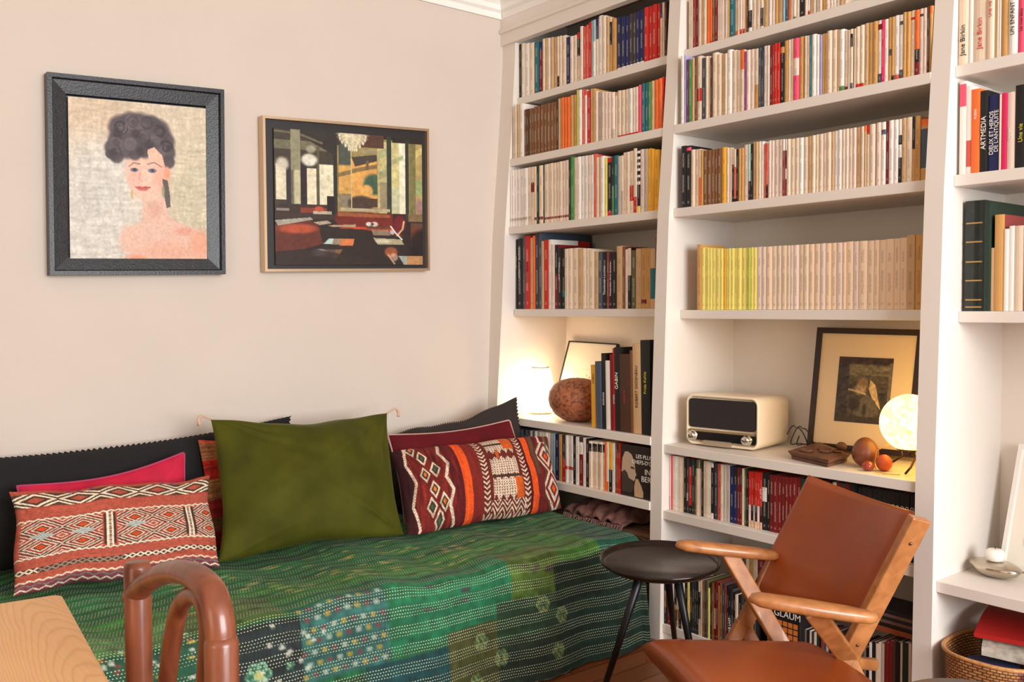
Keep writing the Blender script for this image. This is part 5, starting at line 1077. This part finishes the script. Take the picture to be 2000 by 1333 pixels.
# seat: thick padded leather cushion, sloping to the back
sf = aZ(.375, 1250, 1243)
sfl = sf; sfr = sf+lat*.50-fwd*.01; depth_ = .47
sr_l = sfl-fwd*depth_+lat*.02+vv(0, 0, -.032); sr_r = sfr-fwd*depth_-lat*.02+vv(0, 0, -.032)
sn = np.cross(sfr-sfl, sr_l-sfl); sn /= np.linalg.norm(sn)
if sn[2] < 0: sn = -sn
slab([sfl-sn*.028, sfr-sn*.028, sr_r-sn*.028, sr_l-sn*.028], .034, 1, -.014, 'seat', LEA, nn=sn, edge=.13)
for a, b in ((sfl, sr_l), (sfr, sr_r)):
    s_ = -1 if a is sfl else 1
    part(MB().sweep([a-sn*.062+lat*.02*s_-fwd*.03, b-sn*.062-fwd*.01+lat*.03*s_, b-sn*.062-fwd*.20+lat*.03*s_+vv(0, 0, -.03)], (.016, .016), n=12, power=3), 'seat_rail', WOOD, chair, smooth=True)
part(MB().sweep([xf-lat*.02+vv(0, 0, -.09), xn+lat*.02+vv(0, 0, -.09)], .014, n=14), 'cross_rail', WOOD, chair, smooth=True)
part(MB().sweep([sfl-sn*.064-fwd*.05, sfr-sn*.064-fwd*.05], .014, n=14), 'cross_rail', WOOD, chair, smooth=True)
# ---------------------------------------------------------------- round tray table
tb = aZ(.485, 1289, 1098); st = empty('side_table', (tb[0], tb[1], 0), 'small round dark metal tray table between the daybed and the lounge chair', 'table')
TM2 = mat('dark_patinated_metal', (46, 35, 32), .22, metal=.6, var=.35, vscale=9, bump=.15, bscale=40)
R_ = .170
to = MB().lathe([(.02, -.004), (R_-.012, -.004), (R_+.002, .006), (R_+.004, .016), (R_+.001, .0165), (R_-.004, .008), (R_-.014, .0015), (.01, 0)], 72).build('tray_top', TM2, st, smooth=True)
to.location = (0, 0, .480); vw = tb[:2]-CAM[:2]; vw /= np.linalg.norm(vw)
to.rotation_mode = 'AXIS_ANGLE'; to.rotation_axis_angle = (math.radians(2.0), vw[1], -vw[0], 0)
to.rotation_axis_angle = (math.radians(3.0), vw[1], -vw[0], 0)
LM = mat('black_metal_leg', (26, 25, 28), .35, metal=.5)
for (a, za), (b, zb_) in (((aZ(.47, 1250, 1126), 0), (aZ(0, 1160, 1410), 0)), ((aZ(.47, 1322, 1124), 0), (aZ(0, 1378, 1425), 0)), ((aZ(.47, 1300, 1085), 0), (aZ(0, 1322, 1290), 0))):
    part(MB().sweep([a, (a+b)/2, b+vv(0, 0, .004)], [.0125, .010, .008], n=14), 'leg', LM, st, smooth=True)
part(MB().lathe([(.10, .462), (.10, .472)], 40, ctr=(tb[0], tb[1], 0)), 'leg_ring', LM, st, smooth=False)
# ---------------------------------------------------------------- dining table
def mat_ash():
    m, nt, b = nm('ash_veneer'); L = nt.links.new; tc = nt.nodes.new('ShaderNodeTexCoord')
    def M(op, x, y=None):
        n = nt.nodes.new('ShaderNodeMath'); n.operation = op
        for i, q in enumerate((x, y)):
            if q is None: continue
            if isinstance(q, (int, float)): n.inputs[i].default_value = q
            else: L(q, n.inputs[i])
        return n.outputs[0]
    mp = nt.nodes.new('ShaderNodeMapping'); mp.inputs['Scale'].default_value = (1, .35, 1); L(tc.outputs['Object'], mp.inputs[0])
    n = nt.nodes.new('ShaderNodeTexNoise'); n.inputs['Scale'].default_value = 7; n.inputs['Detail'].default_value = 3; L(mp.outputs[0], n.inputs[0])
    sx = nt.nodes.new('ShaderNodeSeparateXYZ'); L(tc.outputs['Object'], sx.inputs[0])
    x = M('SUBTRACT', sx.outputs[0], .35)
    v = M('ADD', M('MULTIPLY', M('MULTIPLY', x, x), 1700.0), M('ADD', M('MULTIPLY', sx.outputs[1], 22.0), M('MULTIPLY', n.outputs['Fac'], 7.0)))
    fr = M('FRACT', v)
    cr = nt.nodes.new('ShaderNodeValToRGB'); e = cr.color_ramp.elements; e[0].color = (*lin((214, 158, 100)), 1); e[1].color = (*lin((215, 159, 101)), 1); e[0].position = 0; e[1].position = 1
    k = e.new(.25); k.color = (*lin((228, 175, 116)), 1); k = e.new(.8); k.color = (*lin((226, 172, 112)), 1)
    L(fr, cr.inputs[0])
    f = nt.nodes.new('ShaderNodeTexNoise'); f.inputs['Scale'].default_value = 1; mp2 = nt.nodes.new('ShaderNodeMapping'); mp2.inputs['Scale'].default_value = (420, 16, 1); L(tc.outputs['Object'], mp2.inputs[0]); L(mp2.outputs[0], f.inputs[0])
    mx = nt.nodes.new('ShaderNodeMix'); mx.data_type = 'RGBA'; mx.blend_type = 'OVERLAY'; mx.inputs[0].default_value = .22; L(cr.outputs[0], mx.inputs[6]); L(f.outputs['Color'], mx.inputs[7]); L(mx.outputs[2], b.inputs['Base Color'])
    b.inputs['Roughness'].default_value = .38; return m
ASH = mat_ash()
c1, c0, c2 = aZ(.75, 120, 1160), aZ(.75, -260, 1226), aZ(.75, 215, 1333)
e1 = (c2-c1)/np.linalg.norm(c2-c1); e0 = vv(e1[1], -e1[0], 0); e0 = e0 if e0[0] < 0 else -e0
dt = empty('dining_table', (c1[0]-.4, c1[1]-.6, 0), 'pale ash dining table corner in the bottom left foreground', 'table')
TL_, TW_ = 1.25, .80
def tri(p, r=.018):                            # plan outline with a rounded visible corner
    pts = []
    for k in range(7): a = math.pi/2*k/6; pts.append(p+e0*(r-r*math.sin(a))+e1*(r-r*math.cos(a)))
    return pts[::-1]
out = [c1+e0*TW_, c1+e0*TW_+e1*TL_, c1+e1*TL_]+tri(c1)[::1]
out = [c1+e0*TW_, c1+e0*TW_+e1*TL_, c1+e1*TL_]+[c1+e0*(.018-.018*math.sin(a))+e1*(.018-.018*math.cos(a)) for a in np.linspace(math.pi/2, 0, 7)]
out = [c1+e0*TW_, c1+e0*TW_+e1*TL_, c1+e1*TL_]+[c1+e0*(.018-.018*math.cos(a))+e1*(.018-.018*math.sin(a)) for a in np.linspace(0, math.pi/2, 7)]
k = len(out); vs = [(p[0], p[1], .75) for p in out]+[(p[0], p[1], .724) for p in out]
part(MB().add(vs, [tuple(range(k)), tuple(reversed(range(k, 2*k)))]+[(i, k+i, k+(i+1) % k, (i+1) % k) for i in range(k)]), 'tabletop', ASH, dt, bevel=.003)
for a, b in ((.07, .07), (TW_-.07, .07), (.07, TL_-.07), (TW_-.07, TL_-.07)):
    p = c1+e0*a+e1*b; part(MB().box(p[0]-.03, p[0]+.03, p[1]-.03, p[1]+.03, 0, .724), 'leg', ASH, dt, bevel=.004)
for a, b, a2, b2 in ((.07, .07, TW_-.07, .07), (.07, TL_-.07, TW_-.07, TL_-.07), (.07, .07, .07, TL_-.07), (TW_-.07, .07, TW_-.07, TL_-.07)):
    p, q = c1+e0*a+e1*b, c1+e0*a2+e1*b2; part(MB().sweep([(p[0], p[1], .685), (q[0], q[1], .685)], (.011, .037), n=8, power=8), 'apron', ASH, dt)
# ---------------------------------------------------------------- bentwood dining chair, tucked under the table
BW = mat_wood('red_brown_bentwood', (98, 48, 30), (140, 78, 50), .32, 1.0, (10, 10, 2.0), .6, coat=.15)
PXc = -2.092
pl, pr = aX(PXc, 268, 1104), aX(PXc, 432, 1250)
bc = empty('bentwood_chair', (PXc, (pl[1]+pr[1])/2, 0), 'red-brown bentwood dining chair with a looped back beside the pale table', 'chair')
def cp(px, py): return aX(PXc, px, py)
for p, r in ((pl, .0195), (pr, .0205)):
    part(MB().sweep([(p[0], p[1], p[2]+.004), (p[0], p[1], p[2]-.004), (p[0], p[1], p[2]-.25), (p[0]+.01, p[1], .46), (p[0]+.055, p[1], .01)], [r*.86, r, r*.95, r, r*.7], n=24, up=(1, 0, 0)), 'back_leg', BW, bc, smooth=True)
arc = [cp(262, 1166), cp(285, 1141), cp(318, 1122), cp(352, 1117), cp(385, 1128), cp(410, 1152), cp(424, 1188), cp(430, 1225), cp(432, 1262)]
def smooth_path(P, n=6):
    P = [np.array(p) for p in P]; out = []
    for i in range(len(P)-1):
        p0, p1, p2, p3 = P[max(0, i-1)], P[i], P[i+1], P[min(len(P)-1, i+2)]
        for t in np.linspace(0, 1, n, endpoint=False): out.append(.5*((2*p1)+(-p0+p2)*t+(2*p0-5*p1+4*p2-p3)*t*t+(-p0+3*p1-3*p2+p3)*t**3))
    return out+[P[-1]]
part(MB().sweep(smooth_path(arc), (.0155, .0185), n=20, up=(1, 0, 0)), 'outer_loop', BW, bc, smooth=True)
inn_ = [cp(308, 1420), cp(326, 1333), cp(337, 1250), cp(350, 1190), cp(372, 1164), cp(396, 1172), cp(408, 1215), cp(406, 1280), cp(398, 1420)]
part(MB().sweep(smooth_path(inn_), .0125, n=18, up=(1, 0, 0)), 'inner_loop', BW, bc, smooth=True)
yc_ = (pl[1]+pr[1])/2
part(MB().lathe([(.19, .435), (.20, .445), (.20, .462), (.19, .468), (.05, .462)], 48, ctr=(PXc-.19, yc_, 0)), 'seat', BW, bc, smooth=True)
for sy in (-1, 1): part(MB().sweep([(PXc-.31, yc_+sy*.12, .44), (PXc-.36, yc_+sy*.16, .01)], [.018, .012], n=14), 'front_leg', BW, bc, smooth=True)
# ---------------------------------------------------------------- rounded dark stool, only its far rim in view
sp = aZ(.45, 1908, 1328)
fw2 = (sp-CAM)[:2]; fw2 /= np.linalg.norm(fw2)
stl = empty('stool', (sp[0]-fw2[0]*.15, sp[1]-fw2[1]*.15, 0), 'dark brown round stool whose rim peeks in at the bottom right edge', 'stool')
SB = mat('dark_stool_wood', (70, 46, 40), .4)
MB().lathe([(.03, .42), (.140, .42), (.150, .428), (.150, .442), (.142, .45), (.03, .45)], 56).build('seat', SB, stl, smooth=False)
for k_ in range(3):
    a = 2*math.pi*k_/3+.4; MB().sweep([(.09*math.cos(a), .09*math.sin(a), .425), (.13*math.cos(a), .13*math.sin(a), .006)], .013, n=10).build('leg', SB, stl, smooth=True)
# ---------------------------------------------------------------- lowest shelf of the middle bay: films, boxes, discs
FT = (1270, 1120, .1)
row('T6', 'on the lowest middle shelf', 245, FT, '310:x20b60x:190 388:R:192 450:k:196 500:x50O60x:196 548:k60O85k:198 600:x:196 660:c:190 720:x:185 765:y:178 805:x30b60x:180 850:d:175 890:G:175 930:x:165 975:c20x70c:160 1015:c:150 1055:b:150 1090:d:150 1120:i:150 1150:y:300 1190:d:300 1230:b:200 1270:R45k80R:180 1320:R:175 1350:O:250 1395:b:200 1440:d:205 1480:u:240 1520:x:250 1560:x:330 1610:d:330 1650:x:380 1700:c:430 1760:x:440 1820:d:440 1880:G:440 1940:x:430 2000:b:430 2060:x:430', kind='film case', cat='disc case', name='disc_case', depth=.135, round_=.04, inset=.006, group='film cases on the lowest middle shelf')
spine_text(by_u([o for o in COL.objects if o.name.startswith('disc_case') and abs(o.location.z-SHELF['T6'][1]) < .01], 1424), 'ONE LAST', .013, M_INKW, .35)
def flat_stack(name, kind, cat, where, items, x, y, z, w_, d, grp, cols=None):
    for i, (th, colr, cn, dx, dy) in enumerate(items):
        o = MB().box(0, d, -w_/2, w_/2, 0, th-.0008).build(name, mat('stack_'+cn.replace(' ', '_'), colr, .4), bevel=.001)
        MBp = MB().box(.002, d-.002, -w_/2+.002, w_/2-.002, .0015, th-.0023); 
        o.location = (x+dx, y+dy, z); z += th
        tag(o, f'{cn} {kind} lying flat, {ORD[i]} from the bottom {where}', cat, grp)
    return z
zt = SHELF['T6'][1]+.0006
yA = solve_y(.20, .28, 1432); yB = solve_y(.20, .28, 1500)
z9 = flat_stack('boxed_set', 'case', 'disc case', 'behind the film cases', [(.035, (34, 30, 32), 'black', .0, 0), (.03, (70, 50, 44), 'brown', .004, .01), (.034, (40, 44, 44), 'dark grey', -.003, 0), (.03, (150, 130, 110), 'beige', .0, -.005), (.034, (36, 34, 40), 'charcoal', .004, 0)], .205, (yA+yB)/2, zt, .16, .14, 'flat cases behind the film cases')
SHELF['T6b'] = (.20, z9)
row('T6b', 'standing on the hidden flat stack', 1437, (0, 0, 1), '1444:w:1084 1449:L:1084 1456:x:1084 1461:c:1092 1470:O:1090 1478:c:1085 1492:R:1090', kind='film case', cat='disc case', name='disc_case', depth=.12, round_=.04, inset=.002, group='film cases on the flat stack')
# grid-patterned black and orange box
gy0, gy1 = solve_y(.03, zt, 1497), solve_y(.03, zt, 1562)
gbx = empty('card_box', (.03, (gy0+gy1)/2, zt), 'black box with an orange grid and white lettering seen between the chair arms', 'box')
hw = (gy0-gy1)/2; hB = aX(.03, 1540, 1188)[2]-zt
MB().box(0, .16, -hw, hw, 0, hB).build('case', M_BLACK, gbx, bevel=.002)
GO = mat('orange_print', (214, 122, 54), .5)
vs = []; fs = []
for r in range(7):
    for q_ in range(6):
        y0_ = hw*.94-q_*hw*.31; z0_ = hB*.66-r*hB*.105; kk = len(vs); vs += [(-.0006, y0_, z0_), (-.0006, y0_-hw*.26, z0_), (-.0006, y0_-hw*.26, z0_+hB*.085), (-.0006, y0_, z0_+hB*.085)]; fs.append((kk, kk+1, kk+2, kk+3))
MB().add(vs, fs).build('grid_print', GO, gbx, fix=False)
lettering('GLAUM', .030, M_INKW, gbx, (-.001, -hw*.25, hB*.86), 'flat', name='box_lettering')
# compact discs in a low row, then taller books to the right
cdy0 = 1566
row('T6', 'in the low row on the bottom shelf', 0, (1566, 1200, 1), ' '.join(f'{4.6*(i+1):.1f}:{"daxwdcGxusaxdRbx"[i % 16]}:{18+i*1.05:.1f}' for i in range(28)), kind='compact disc', cat='compact disc', name='compact_disc', depth=.125, round_=.02, inset=.03, text=False, group='compact discs on the lowest middle shelf', hmax=.128)
row('T6', 'at the right end of the lowest shelf', 0, (1696, 1250, 1), '5:w:6 13:x:5 18:c:8 24:k:6 30:a:8 38:R:6 45:R:3 51:B:4 60:x:5 65:c:7 76:G:6 82:c:8 90:B:8 97:R:9 102:a:10', kind='disc case', cat='disc case', name='disc_case', depth=.15, round_=.03, inset=.02, text=False, group='disc cases at the right end of the lowest shelf', hmax=.19)
zq = SHELF['T6'][1]+.0006+.192
flat_stack('boxed_set', 'case', 'disc case', 'on the right-hand disc cases', [(.016, (150, 74, 40), 'orange brown', 0, 0), (.012, (40, 36, 36), 'black', .004, 0), (.010, (110, 84, 76), 'mauve grey', 0, 0), (.010, (48, 40, 40), 'dark grey', .003, 0), (.010, (120, 92, 84), 'dusty pink', 0, 0), (.012, (36, 34, 36), 'charcoal', 0, 0)], .05, -1.925, zq, .145, .13, 'flat cases at the right end of the lowest shelf')
# ---------------------------------------------------------------- dark niche at the end of the daybed: logs of driftwood, a fringed throw
zn = SHELF['S7'][1]+.0006
DW = mat_wood('old_plank', (84, 58, 42), (150, 112, 82), .7, 1.0, (14, 2, 14), 2.0)
cr8 = empty('wooden_crate', (.20, -.74, zn), 'weathered wooden crate tucked in the niche behind the end of the daybed', 'crate')
for i in range(5): MB().box(-.155, -.14, -.22, .22, .005+i*.058, .055+i*.058).build('slat', DW, cr8, bevel=.002); MB().box(.14, .155, -.22, .22, .005+i*.058, .055+i*.058).build('slat', DW, cr8, bevel=.002)
for sy in (-.22, .205): MB().box(-.14, .14, sy, sy+.015, .005, .29).build('end_board', DW, cr8, bevel=.002)
MB().box(-.155, .155, -.22, .22, .2885, .302).build('lid', DW, cr8, bevel=.002)
TH_ = mat('fringed_throw', (124, 84, 76), .95, var=.5, vscale=26, bump=.8, bscale=90)
n1, n2 = 60, 24; rT = np.random.default_rng(8)
G = np.zeros((n2, n1, 3)); 
for j in range(n2):
    for i in range(n1):
        u, v = i/(n1-1), j/(n2-1); G[j, i] = (.03+.26*v, -.50-.34*u, zn+.318+.045*math.sin(math.pi*v)**.6*(math.sin(math.pi*u)**.5)+.012*math.sin(u*31+v*5)*math.sin(v*9+u*7))
cT = G.reshape(-1, 3).mean(0); vs = (G.reshape(-1, 3)-cT).tolist(); idx = np.arange(n1*n2).reshape(n2, n1); fs = np.stack([idx[:-1, :-1], idx[1:, :-1], idx[1:, 1:], idx[:-1, 1:]], -1).reshape(-1, 4).tolist()
to_ = MB().add([tuple(v) for v in vs], [tuple(f) for f in fs]).build('folded_throw', TH_, smooth=True); to_.location = cT
sl = to_.modifiers.new('sol', 'SOLIDIFY'); sl.thickness = .012; sl.offset = -1
tag(to_, 'crumpled reddish brown throw lying on the wooden crate behind the daybed', 'throw')
fr = MB()
for i in range(46):
    y = -.50-.34*i/45; fr.sweep([(.03-cT[0], y-cT[1], zn+.318-cT[2]), (.018-cT[0], y-cT[1]+rT.uniform(-.004, .004), zn+.306-cT[2]-rT.uniform(0, .012))], .0018, n=5)
fr.build('fringe', mat('throw_fringe', (150, 112, 100), .9), to_)
